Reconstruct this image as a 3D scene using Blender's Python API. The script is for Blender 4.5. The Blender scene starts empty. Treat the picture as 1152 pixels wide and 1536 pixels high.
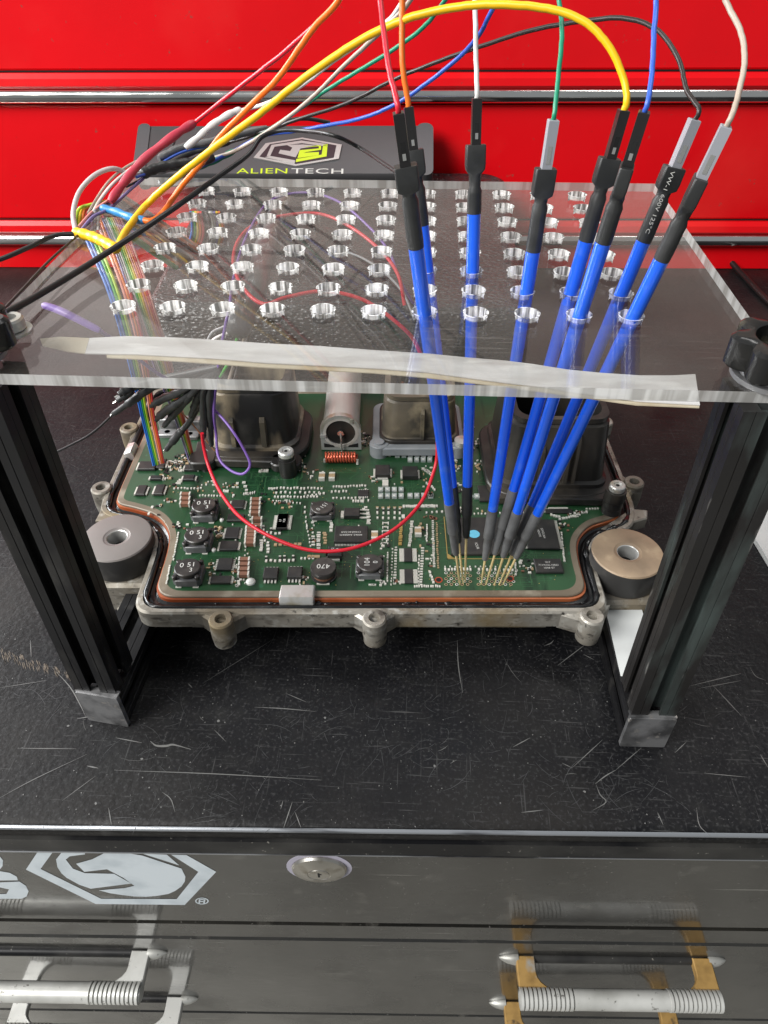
import bpy, math, random
import numpy as np
from mathutils import Matrix, Vector
random.seed(7)
S = 0.005            # all coordinates below are half-centimetres; S turns them into metres
scene = bpy.context.scene

# ------------------------------------------------------------------ camera
YAW, PITCH, ROLL, FPX = -0.0539728, 0.72635357, 0.00483609, 1080.0
CAM = np.array([2.335045, -43.3406801, 43.70118184])
def _rot(a, b, c):
    ca, sa = math.cos(a), math.sin(a)
    right = np.array([ca, -sa, 0.]); fw0 = np.array([sa, ca, 0.]); up = np.array([0, 0, 1.])
    fwd = math.cos(b)*fw0 - math.sin(b)*up; dn = -(math.sin(b)*fw0 + math.cos(b)*up)
    return np.array([math.cos(c)*right + math.sin(c)*dn, -math.sin(c)*right + math.cos(c)*dn, fwd])
RC = _rot(YAW, PITCH, ROLL)
cd = bpy.data.cameras.new('camera'); cam = bpy.data.objects.new('camera', cd)
scene.collection.objects.link(cam); scene.camera = cam
cd.sensor_fit = 'HORIZONTAL'; cd.sensor_width = 36; cd.lens = FPX/1152*36
cd.clip_start = 0.01; cd.clip_end = 100
m = Matrix.Identity(4)
for i in range(3):
    m[i][0] = RC[0][i]; m[i][1] = -RC[1][i]; m[i][2] = -RC[2][i]; m[i][3] = CAM[i]*S
cam.matrix_world = m

# ------------------------------------------------------------------ world and lamps
w = bpy.data.worlds.new('World'); scene.world = w; w.use_nodes = True
bg = w.node_tree.nodes['Background']; bg.inputs[0].default_value = (0.93, 0.97, 1.0, 1); bg.inputs[1].default_value = 0.25
def area_lamp(name, loc, target, sx, sy, power, color):
    ld = bpy.data.lights.new(name, 'AREA'); ld.shape = 'RECTANGLE'; ld.size = sx; ld.size_y = sy
    ld.energy = power; ld.color = color
    o = bpy.data.objects.new(name, ld); scene.collection.objects.link(o)
    o.location = loc
    o.rotation_euler = (Vector(target)-Vector(loc)).to_track_quat('-Z', 'Y').to_euler()
    return o
# open workshop door on the left behind the photographer
area_lamp('door_daylight', (-1.35, -0.95, 1.35), (0.0, 0.0, 0.1), 1.2, 1.0, 66, (1.0, 0.985, 0.96))
# window high on the left wall
area_lamp('window_daylight', (-1.55, 0.55, 0.62), (-0.05, 0.0, 0.05), 0.9, 0.6, 36, (0.97, 0.985, 1.0))
# broad soft lamp added behind left for the sheen on the worktop
area_lamp('rear_fill', (-0.95, 1.2, 0.95), (-0.1, 0.0, 0.0), 1.3, 0.9, 2.2, (0.98, 0.985, 1.0))
# ceiling light strip
area_lamp('ceiling_lamp', (0.35, 0.55, 1.9), (0.05, 0.1, 0.1), 1.1, 0.25, 9, (1.0, 0.98, 0.95))
scene.view_settings.view_transform = 'Standard'
scene.view_settings.look = 'None'
scene.view_settings.exposure = 0.12
scene.view_settings.gamma = 1.0
scene.cycles.transparent_max_bounces = 24
scene.cycles.max_bounces = 10
scene.cycles.caustics_reflective = False
scene.cycles.caustics_refractive = False

# ------------------------------------------------------------------ pixel rays (used once, to lay things out in the world)
def ray(u, v):
    return np.array([(u-576)/FPX, (v-768)/FPX, 1.]) @ RC
def at(u, v, z):
    d = ray(u, v); return Vector(CAM + d*(z-CAM[2])/d[2])
def aty(u, v, Y):
    d = ray(u, v); return Vector(CAM + d*(Y-CAM[1])/d[1])
def onp(u, v, p, n):
    d = ray(u, v); p = np.array(p, float); n = np.array(n, float)
    return Vector(CAM + d*((p-CAM) @ n)/(d @ n))
def near(u, v, A, B):            # point of the line AB nearest to the ray
    d = ray(u, v); d = Vector(d).normalized(); A = Vector(A); e = (Vector(B)-A).normalized()
    r = A-Vector(CAM); b = d.dot(e)
    s = (b*d.dot(r)-e.dot(r))/(1-b*b)
    return A+e*s

# ------------------------------------------------------------------ materials
MATS = {}
def mat(name, col, rough=0.5, metal=0.0, coat=0.0, var=None, bump=None, rvar=None, spec=0.5, trans=None, emit=None, coat_rough=0.05, dirt=None):
    m = bpy.data.materials.new(name); MATS[name] = m; m.use_nodes = True
    nt = m.node_tree; N = nt.nodes; L = nt.links; p = N['Principled BSDF']
    p.inputs['Base Color'].default_value = (*col, 1); p.inputs['Roughness'].default_value = rough
    p.inputs['Metallic'].default_value = metal; p.inputs['Coat Weight'].default_value = coat
    p.inputs['Coat Roughness'].default_value = coat_rough; p.inputs['Specular IOR Level'].default_value = spec
    tc = N.new('ShaderNodeTexCoord')
    def noise(scale, detail=5, stretch=None, rotz=0, distort=0):
        n = N.new('ShaderNodeTexNoise'); n.inputs['Scale'].default_value = scale; n.inputs['Detail'].default_value = detail
        n.inputs['Distortion'].default_value = distort
        src = tc.outputs['Object']
        if stretch:
            mp = N.new('ShaderNodeMapping'); mp.inputs['Scale'].default_value = stretch; mp.inputs['Rotation'].default_value = (0, 0, rotz)
            L.new(src, mp.inputs[0]); src = mp.outputs[0]
        L.new(src, n.inputs['Vector']); return n
    def ramp(n, a, b):
        r = N.new('ShaderNodeMapRange'); r.inputs[1].default_value = a; r.inputs[2].default_value = b
        L.new(n.outputs[0], r.inputs[0]); return r
    colsock = None
    for spec_ in ([var] if var and not isinstance(var, list) else (var or [])) + ([dirt] if dirt else []):
        c2, sc, a, b = spec_[:4]; st = spec_[4] if len(spec_) > 4 else None
        r = ramp(noise(sc, 6, st, spec_[5] if len(spec_) > 5 else 0), a, b)
        mx = N.new('ShaderNodeMix'); mx.data_type = 'RGBA'
        L.new(r.outputs[0], mx.inputs[0])
        if colsock: L.new(colsock, mx.inputs[6])
        else: mx.inputs[6].default_value = (*col, 1)
        mx.inputs[7].default_value = (*c2, 1); colsock = mx.outputs[2]
    if colsock: L.new(colsock, p.inputs['Base Color'])
    if rvar:
        r2, sc, a, b = rvar[:4]; r = ramp(noise(sc, 6, rvar[4] if len(rvar) > 4 else None), a, b)
        r.inputs[3].default_value = rough; r.inputs[4].default_value = r2; L.new(r.outputs[0], p.inputs['Roughness'])
    if bump:
        sc, st, dist = bump[:3]
        bn = N.new('ShaderNodeBump'); bn.inputs['Strength'].default_value = st; bn.inputs['Distance'].default_value = dist*S
        n = noise(sc, 4, bump[3] if len(bump) > 3 else None)
        L.new(n.outputs[0], bn.inputs['Height']); L.new(bn.outputs[0], p.inputs['Normal'])
    if emit: p.inputs['Emission Color'].default_value = (*col, 1); p.inputs['Emission Strength'].default_value = emit
    return m
mat('black_worktop', (0.0030, 0.0031, 0.0042), 0.40, spec=0.24, var=[((0.030, 0.027, 0.024), 5, 0.48, 0.72), ((0.010, 0.010, 0.010), 120, 0.50, 0.75), ((0.030, 0.030, 0.031), 900, 0.54, 0.70), ((0.004, 0.004, 0.005), 35, 0.52, 0.75), ((0.05, 0.05, 0.05), 1.0, 0.64, 0.72, (60, 1400, 1), 0.4), ((0.045, 0.045, 0.045), 1.0, 0.65, 0.73, (1500, 50, 1), 0.9)],
    bump=(420, 0.55, 0.09), rvar=(0.58, 24, 0.35, 0.65))
mat('scratch_mark', (0.14, 0.14, 0.135), 0.5)
mat('scratch_fine', (0.05, 0.051, 0.053), 0.5)
mat('tan_scuff', (0.15, 0.12, 0.09), 0.7)
mat('cabinet_black', (0.010, 0.0097, 0.0088), 0.16, coat=0.6, var=[((0.026, 0.0245, 0.021), 14, 0.42, 0.72), ((0.055, 0.052, 0.046), 90, 0.62, 0.74), ((0.13, 0.125, 0.115), 900, 0.66, 0.72), ((0.16, 0.155, 0.14), 1.0, 0.68, 0.74, (18, 18, 700), 0.2)], bump=(230, 0.30, 0.05), rvar=(0.42, 30, 0.42, 0.70), coat_rough=0.055)
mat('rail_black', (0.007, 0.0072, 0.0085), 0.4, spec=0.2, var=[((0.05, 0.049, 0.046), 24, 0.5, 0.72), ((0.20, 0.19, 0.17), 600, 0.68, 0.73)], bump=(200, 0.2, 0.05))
mat('pull_metal', (0.66, 0.66, 0.63), 0.38, 0.35, var=[((0.42, 0.42, 0.39), 50, 0.5, 0.75), ((0.16, 0.155, 0.14), 420, 0.64, 0.70)], bump=(300, 0.12, 0.04))
mat('steel_edge', (0.42, 0.44, 0.47), 0.30, 0.8, var=((0.05, 0.05, 0.055), 60, 0.50, 0.62, (.3, 3, 3)))
mat('dark_gap', (0.004, 0.004, 0.004), 0.8)
mat('red_paint', (0.86, 0.0035, 0.009), 0.36, coat=0.14, spec=0.22, var=[((0.64, 0.003, 0.006), 5, 0.3, 0.8), ((0.85, 0.035, 0.03), 8, 0.55, 0.9), ((0.42, 0.05, 0.04), 300, 0.68, 0.76)], bump=(10, 0.25, 0.8), coat_rough=0.16)
mat('chrome', (0.82, 0.82, 0.80), 0.09, 1.0, var=((0.45, 0.42, 0.36), 18, 0.5, 0.85, (0.3, 3, 3)), rvar=(0.25, 60, 0.4, 0.7))
mat('logo_white', (0.62, 0.68, 0.72), 0.5, var=((0.50, 0.56, 0.60), 90, 0.5, 0.7))
mat('lock_metal', (0.55, 0.53, 0.49), 0.3, 1.0, var=((0.33, 0.30, 0.25), 200, 0.5, 0.7))
mat('lilac_residue', (0.42, 0.40, 0.48), 0.5)
mat('handle_metal', (0.50, 0.50, 0.47), 0.44, 0.55, var=[((0.20, 0.195, 0.175), 70, 0.46, 0.66), ((0.07, 0.065, 0.055), 200, 0.60, 0.68)], bump=(300, 0.1, 0.04))
mat('amber_film', (0.44, 0.27, 0.09), 0.48, 0.2, var=[((0.25, 0.15, 0.05), 140, 0.45, 0.7), ((0.34, 0.335, 0.31), 42, 0.62, 0.66), ((0.06, 0.05, 0.04), 95, 0.60, 0.66)])
mat('anodised_black', (0.011, 0.011, 0.012), 0.30, 0.25, var=((0.05, 0.048, 0.045), 120, 0.56, 0.74, (1, 1, 0.25)), bump=(300, 0.1, 0.03), rvar=(0.5, 80, 0.45, 0.65))
mat('anodised_worn', (0.012, 0.011, 0.0105), 0.46, 0.0, var=[((0.055, 0.072, 0.068), 90, 0.50, 0.72, (1, 1, 0.3)), ((0.16, 0.155, 0.145), 240, 0.64, 0.72, (1, 1, .2))], bump=(300, 0.15, 0.03), rvar=(0.6, 80, 0.45, 0.65))
mat('end_cap_grey', (0.30, 0.30, 0.305), 0.42, 0.6, var=[((0.09, 0.09, 0.092), 100, 0.45, 0.65), ((0.36, 0.34, 0.32), 260, 0.62, 0.7)], bump=(200, 0.25, 0.05))
mat('knob_black', (0.012, 0.012, 0.012), 0.22, var=((0.11, 0.10, 0.07), 90, 0.60, 0.78), bump=(200, 0.1, 0.04))
mat('zinc', (0.62, 0.62, 0.60), 0.34, 0.6, var=((0.40, 0.36, 0.25), 110, 0.5, 0.7))
mat('tape_white', (0.60, 0.59, 0.59), 0.75, var=[((0.36, 0.335, 0.32), 60, 0.40, 0.75, (0.5, 2, 1)), ((0.62, 0.61, 0.60), 160, 0.5, 0.7, (.6, 2, 1))], bump=(200, 0.3, 0.06))
mat('tape_tan', (0.50, 0.44, 0.33), 0.7, var=((0.36, 0.28, 0.18), 90, 0.45, 0.7), bump=(200, 0.3, 0.06))
mat('cast_alloy', (0.36, 0.34, 0.30), 0.42, 0.45, var=[((0.22, 0.195, 0.155), 50, 0.38, 0.66), ((0.46, 0.45, 0.41), 260, 0.54, 0.68), ((0.07, 0.06, 0.05), 150, 0.54, 0.74, (1, 1, 2.5)), ((0.05, 0.045, 0.04), 420, 0.60, 0.72), ((0.30, 0.225, 0.115), 26, 0.58, 0.72), ((0.12, 0.105, 0.085), 30, 0.52, 0.80)], bump=(130, 0.45, 0.10), rvar=(0.65, 50, 0.4, 0.65))
mat('bushing_grey', (0.21, 0.19, 0.18), 0.5, 0.2, var=[((0.19, 0.172, 0.16), 50, 0.4, 0.7)], bump=(500, 0.15, 0.04))
mat('bushing_tan', (0.36, 0.265, 0.175), 0.5, 0.15, var=[((0.17, 0.125, 0.085), 50, 0.4, 0.7), ((0.46, 0.36, 0.24), 110, 0.55, 0.7)], bump=(400, 0.2, 0.04))
mat('rubber_dark', (0.03, 0.029, 0.028), 0.5, var=((0.13, 0.125, 0.12), 60, 0.5, 0.75), bump=(150, 0.3, 0.06))
mat('seal_black', (0.004, 0.005, 0.006), 0.28, coat=0.15, var=((0.035, 0.04, 0.042), 90, 0.6, 0.75), bump=(75, 0.7, 0.22), rvar=(0.35, 40, 0.45, 0.65))
mat('board_rim', (0.23, 0.19, 0.14), 0.45, 0.1, var=[((0.13, 0.105, 0.075), 22, 0.42, 0.66), ((0.30, 0.27, 0.21), 80, 0.55, 0.7)], bump=(200, 0.15, 0.03))
mat('gasket_orange', (0.38, 0.105, 0.035), 0.4, var=((0.27, 0.055, 0.015), 60, 0.45, 0.65), bump=(200, 0.3, 0.04))
mat('solder_mask', (0.011, 0.048, 0.019), 0.30, coat=0.3, var=[((0.020, 0.070, 0.028), 24, 0.4, 0.68), ((0.006, 0.028, 0.012), 110, 0.55, 0.62, (1, 0.12, 1)), ((0.02, 0.095, 0.045), 300, 0.66, 0.7)], bump=(500, 0.06, 0.02), coat_rough=0.2)
mat('chip_black', (0.018, 0.018, 0.018), 0.42, var=((0.035, 0.033, 0.03), 200, 0.45, 0.7), bump=(900, 0.1, 0.02))
mat('ferrite', (0.030, 0.027, 0.026), 0.32, var=((0.065, 0.058, 0.052), 200, 0.45, 0.7), bump=(500, 0.12, 0.03))
mat('ferrite_side', (0.085, 0.085, 0.088), 0.35, var=((0.16, 0.165, 0.17), 160, 0.5, 0.7))
mat('ink_white', (0.55, 0.55, 0.52), 0.6)
mat('solder', (0.66, 0.65, 0.59), 0.35, 0.25)
mat('gold_pad', (0.62, 0.45, 0.16), 0.3, 0.8)
mat('mlcc_brown', (0.20, 0.095, 0.06), 0.45)
mat('part_tan', (0.36, 0.26, 0.15), 0.5)
mat('part_grey', (0.30, 0.34, 0.33), 0.4, var=((0.45, 0.48, 0.46), 400, 0.45, 0.6))
mat('copper_red', (0.52, 0.10, 0.05), 0.2, 0.5)
mat('can_metal', (0.60, 0.585, 0.54), 0.36, 0.2, var=((0.36, 0.32, 0.27), 40, 0.45, 0.7), bump=(150, 0.1, 0.05))
mat('black_plastic', (0.016, 0.0155, 0.015), 0.38, var=[((0.34, 0.28, 0.19), 40, 0.45, 0.58, (1, 1, 0.30)), ((0.05, 0.047, 0.043), 80, 0.5, 0.7)], bump=(130, 0.3, 0.08), rvar=(0.6, 40, 0.4, 0.7))
mat('black_plastic_clean', (0.016, 0.0155, 0.015), 0.36, var=[((0.07, 0.06, 0.048), 50, 0.48, 0.72, (1, 1, .4))], bump=(130, 0.2, 0.06))
mat('dusty_plastic', (0.155, 0.13, 0.09), 0.5, var=[((0.05, 0.045, 0.035), 34, 0.42, 0.62), ((0.30, 0.25, 0.16), 60, 0.54, 0.7)], bump=(130, 0.3, 0.08))
mat('grey_plastic', (0.25, 0.27, 0.285), 0.45, var=((0.36, 0.37, 0.38), 60, 0.5, 0.75), bump=(200, 0.1, 0.04))
mat('case_leather', (0.018, 0.018, 0.020), 0.30, var=((0.06, 0.055, 0.055), 40, 0.5, 0.75))
mat('box_anthracite', (0.075, 0.073, 0.076), 0.42, bump=(900, 0.15, 0.03), var=((0.065, 0.064, 0.066), 30, 0.4, 0.7))
mat('box_end', (0.085, 0.085, 0.09), 0.5)
mat('badge_silver', (0.62, 0.60, 0.58), 0.3, 0.6)
mat('badge_dark', (0.035, 0.02, 0.025), 0.4)
mat('badge_lime', (0.50, 0.62, 0.02), 0.4)
mat('tube_blue', (0.004, 0.115, 0.82), 0.30, coat=1.0, var=[((0.004, 0.080, 0.62), 14, 0.4, 0.7), ((0.05, 0.16, 0.70), 240, 0.60, 0.75)], bump=(40, 0.12, 0.06), coat_rough=0.10)
mat('shrink_black', (0.022, 0.023, 0.023), 0.42, var=((0.045, 0.046, 0.046), 120, 0.45, 0.7), bump=(110, 0.35, 0.10))
mat('shrink_grey', (0.13, 0.132, 0.134), 0.34, var=((0.06, 0.06, 0.061), 100, 0.45, 0.7), bump=(110, 0.35, 0.10))
mat('brass_pin', (0.90, 0.72, 0.36), 0.3, 0.45)
mat('connector_black', (0.016, 0.015, 0.015), 0.28, bump=(300, 0.12, 0.04))
mat('connector_grey', (0.30, 0.31, 0.34), 0.40, bump=(300, 0.12, 0.04))
mat('steel_pin', (0.75, 0.74, 0.70), 0.25, 0.9)
for n_, c_ in dict(red=(0.62, 0.012, 0.03), orange=(0.80, 0.16, 0.012), yellow=(0.85, 0.50, 0.004), white=(0.70, 0.68, 0.66), green=(0.01, 0.24, 0.13), brown=(0.022, 0.015, 0.013),
                  blue=(0.03, 0.10, 0.50), black=(0.010, 0.010, 0.010), taupe=(0.40, 0.33, 0.27), purple=(0.19, 0.10, 0.38), grey=(0.28, 0.28, 0.29), clear=(0.50, 0.46, 0.46),
                  rib_blue=(0.02, 0.14, 0.50), rib_green=(0.06, 0.36, 0.05), rib_lime=(0.42, 0.62, 0.04), rib_yellow=(0.80, 0.55, 0.03), rib_orange=(0.78, 0.20, 0.04), rib_red=(0.62, 0.05, 0.05),
                  rib_pink=(0.75, 0.30, 0.25), rib_white=(0.68, 0.66, 0.62), rib_purple=(0.20, 0.16, 0.36), cyan=(0.03, 0.22, 0.50), rose=(0.45, 0.04, 0.07), copper=(0.45, 0.2, 0.1)).items():
    mat('wire_'+n_, c_, 0.38, spec=0.5, bump=(150, 0.12, 0.05))
mat('paper_white', (0.62, 0.64, 0.63), 0.6, var=((0.5, 0.52, 0.52), 40, 0.4, 0.7))
mat('concrete', (0.30, 0.29, 0.26), 0.75, var=[((0.06, 0.06, 0.057), 1.1, 0.48, 0.66), ((0.18, 0.17, 0.15), 5, 0.45, 0.7)], bump=(40, 0.2, 0.2))  # big dark patches added to vary the floor's reflection in the cabinet face
mat('plaster', (0.42, 0.37, 0.33), 0.8, var=((0.30, 0.26, 0.23), 3, 0.4, 0.7))
mat('trace_green', (0.026, 0.088, 0.036), 0.35)
mat('dot_cyan', (0.12, 0.45, 0.62), 0.5)
mat('bead_white', (0.6, 0.6, 0.57), 0.35)

def acrylic(name, haze, haze_col, rough, wear):
    m = bpy.data.materials.new(name); MATS[name] = m; m.use_nodes = True
    nt = m.node_tree; N = nt.nodes; L = nt.links; N.clear()
    out = N.new('ShaderNodeOutputMaterial'); tc = N.new('ShaderNodeTexCoord')
    tr = N.new('ShaderNodeBsdfTransparent'); tr.inputs[0].default_value = (0.95, 0.955, 0.95, 1)
    gl = N.new('ShaderNodeBsdfGlossy'); gl.inputs['Roughness'].default_value = rough
    df = N.new('ShaderNodeBsdfDiffuse'); df.inputs[0].default_value = (*haze_col, 1)
    lw = N.new('ShaderNodeLayerWeight'); pw = N.new('ShaderNodeMath'); pw.operation = 'POWER'; pw.inputs[1].default_value = 5
    L.new(lw.outputs['Facing'], pw.inputs[0]); lw.inputs[0].default_value = 0.5
    fr = N.new('ShaderNodeMath'); fr.operation = 'MULTIPLY_ADD'; fr.inputs[1].default_value = 0.95; fr.inputs[2].default_value = 0.042; L.new(pw.outputs[0], fr.inputs[0])
    n = N.new('ShaderNodeTexNoise'); n.inputs['Scale'].default_value = 22; n.inputs['Detail'].default_value = 8
    L.new(tc.outputs['Object'], n.inputs[0])
    r = N.new('ShaderNodeMapRange'); r.inputs[1].default_value = 0.35; r.inputs[2].default_value = 0.8
    r.inputs[3].default_value = haze; r.inputs[4].default_value = haze+wear; L.new(n.outputs[0], r.inputs[0])
    # fine scuffs
    mp = N.new('ShaderNodeMapping'); mp.inputs['Scale'].default_value = (40, 900, 1); mp.inputs['Rotation'].default_value = (0, 0, 0.5)
    n2 = N.new('ShaderNodeTexNoise'); n2.inputs['Scale'].default_value = 1.0; n2.inputs['Detail'].default_value = 2
    L.new(tc.outputs['Object'], mp.inputs[0]); L.new(mp.outputs[0], n2.inputs[0])
    r2 = N.new('ShaderNodeMapRange'); r2.inputs[1].default_value = 0.66; r2.inputs[2].default_value = 0.74; r2.inputs[4].default_value = 0.06; L.new(n2.outputs[0], r2.inputs[0])
    ad = N.new('ShaderNodeMath'); ad.operation = 'ADD'; L.new(r.outputs[0], ad.inputs[0]); L.new(r2.outputs[0], ad.inputs[1])
    m1 = N.new('ShaderNodeMixShader'); L.new(ad.outputs[0], m1.inputs[0]); L.new(tr.outputs[0], m1.inputs[1]); L.new(df.outputs[0], m1.inputs[2])
    m2 = N.new('ShaderNodeMixShader'); L.new(fr.outputs[0], m2.inputs[0]); L.new(m1.outputs[0], m2.inputs[1]); L.new(gl.outputs[0], m2.inputs[2])
    L.new(m2.outputs[0], out.inputs[0]); return m
acrylic('clear_acrylic', 0.012, (0.72, 0.66, 0.60), 0.03, 0.030)
acrylic('sawn_acrylic', 0.60, (0.66, 0.66, 0.62), 0.15, 0.25)
acrylic('drilled_acrylic', 0.93, (0.95, 0.95, 0.93), 0.06, 0.05)
def streaky(name, sc, lo, hi):
    # saw marks on cut edges; reflections painted as bright and dull streaks in holes
    m = MATS[name]; nt = m.node_tree; N = nt.nodes; L = nt.links
    tc = N.new('ShaderNodeTexCoord'); mp = N.new('ShaderNodeMapping'); mp.inputs['Scale'].default_value = sc
    n = N.new('ShaderNodeTexNoise'); n.inputs['Scale'].default_value = 1; n.inputs['Detail'].default_value = 3
    L.new(tc.outputs['Object'], mp.inputs[0]); L.new(mp.outputs[0], n.inputs[0])
    cr = N.new('ShaderNodeMapRange'); cr.inputs[1].default_value = 0.4; cr.inputs[2].default_value = 0.6; L.new(n.outputs[0], cr.inputs[0])
    mx = N.new('ShaderNodeMix'); mx.data_type = 'RGBA'; mx.inputs[6].default_value = (lo, lo*.98, lo*.93, 1); mx.inputs[7].default_value = (hi, hi, hi*.98, 1)
    L.new(cr.outputs[0], mx.inputs[0])
    L.new(mx.outputs[2], [x for x in N if x.type == 'BSDF_DIFFUSE'][0].inputs[0])
streaky('sawn_acrylic', (330, 330, 20), .42, .80); streaky('drilled_acrylic', (800, 800, 60), .12, .72)
# hole wall: inner reflection painted in as white, nearly clear seen through the sheet
_a = MATS['drilled_acrylic'].node_tree; _g = _a.nodes.new('ShaderNodeNewGeometry'); _o = [x for x in _a.nodes if x.type == 'OUTPUT_MATERIAL'][0]
_src = _o.inputs[0].links[0].from_socket; _x = _a.nodes.new('ShaderNodeMixShader'); _tr = _a.nodes.new('ShaderNodeBsdfTransparent'); _x2 = _a.nodes.new('ShaderNodeMixShader')
_tr.inputs[0].default_value = (.93, .93, .93, 1)
_tc = _a.nodes.new('ShaderNodeTexCoord'); _sx = _a.nodes.new('ShaderNodeSeparateXYZ'); _mr = _a.nodes.new('ShaderNodeMapRange'); _a.links.new(_tc.outputs['Object'], _sx.inputs[0]); _a.links.new(_sx.outputs[2], _mr.inputs[0])
_mr.inputs[1].default_value = 26.70*S; _mr.inputs[2].default_value = 26.80*S; _mr.inputs[3].default_value = 0.02; _mr.inputs[4].default_value = 0.55; _a.links.new(_mr.outputs[0], _x2.inputs[0])
_df = [x for x in _a.nodes if x.type == 'BSDF_DIFFUSE'][0]; _tl = _a.nodes.new('ShaderNodeBsdfTranslucent'); _ad = _a.nodes.new('ShaderNodeAddShader'); _m1 = _df.outputs[0].links[0].to_socket
_a.links.new(_df.inputs[0].links[0].from_socket, _tl.inputs[0]); _a.links.new(_df.outputs[0], _ad.inputs[0]); _a.links.new(_tl.outputs[0], _ad.inputs[1]); _a.links.new(_ad.outputs[0], _m1)
_a.links.new(_tr.outputs[0], _x2.inputs[1]); _a.links.new(_src, _x2.inputs[2])
_a.links.new(_g.outputs['Backfacing'], _x.inputs[0]); _a.links.new(_src, _x.inputs[1]); _a.links.new(_x2.outputs[0], _x.inputs[2]); _a.links.new(_x.outputs[0], _o.inputs[0])
# pebbled relief of the moulded case
_m = MATS['case_leather']; _n = _m.node_tree; _v = _n.nodes.new('ShaderNodeTexVoronoi'); _v.feature = 'SMOOTH_F1'; _v.inputs['Scale'].default_value = 800
_t = _n.nodes.new('ShaderNodeTexCoord'); _mp = _n.nodes.new('ShaderNodeMapping'); _mp.inputs['Rotation'].default_value = (0, 0, 0.6); _mp.inputs['Scale'].default_value = (0.55, 1, 1)
_b = _n.nodes.new('ShaderNodeBump'); _b.inputs['Strength'].default_value = 1.0; _b.inputs['Distance'].default_value = 0.0012
_n.links.new(_t.outputs['Object'], _mp.inputs[0]); _n.links.new(_mp.outputs[0], _v.inputs['Vector']); _n.links.new(_v.outputs['Distance'], _b.inputs['Height'])
_n.links.new(_b.outputs[0], _n.nodes['Principled BSDF'].inputs['Normal'])

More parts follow.
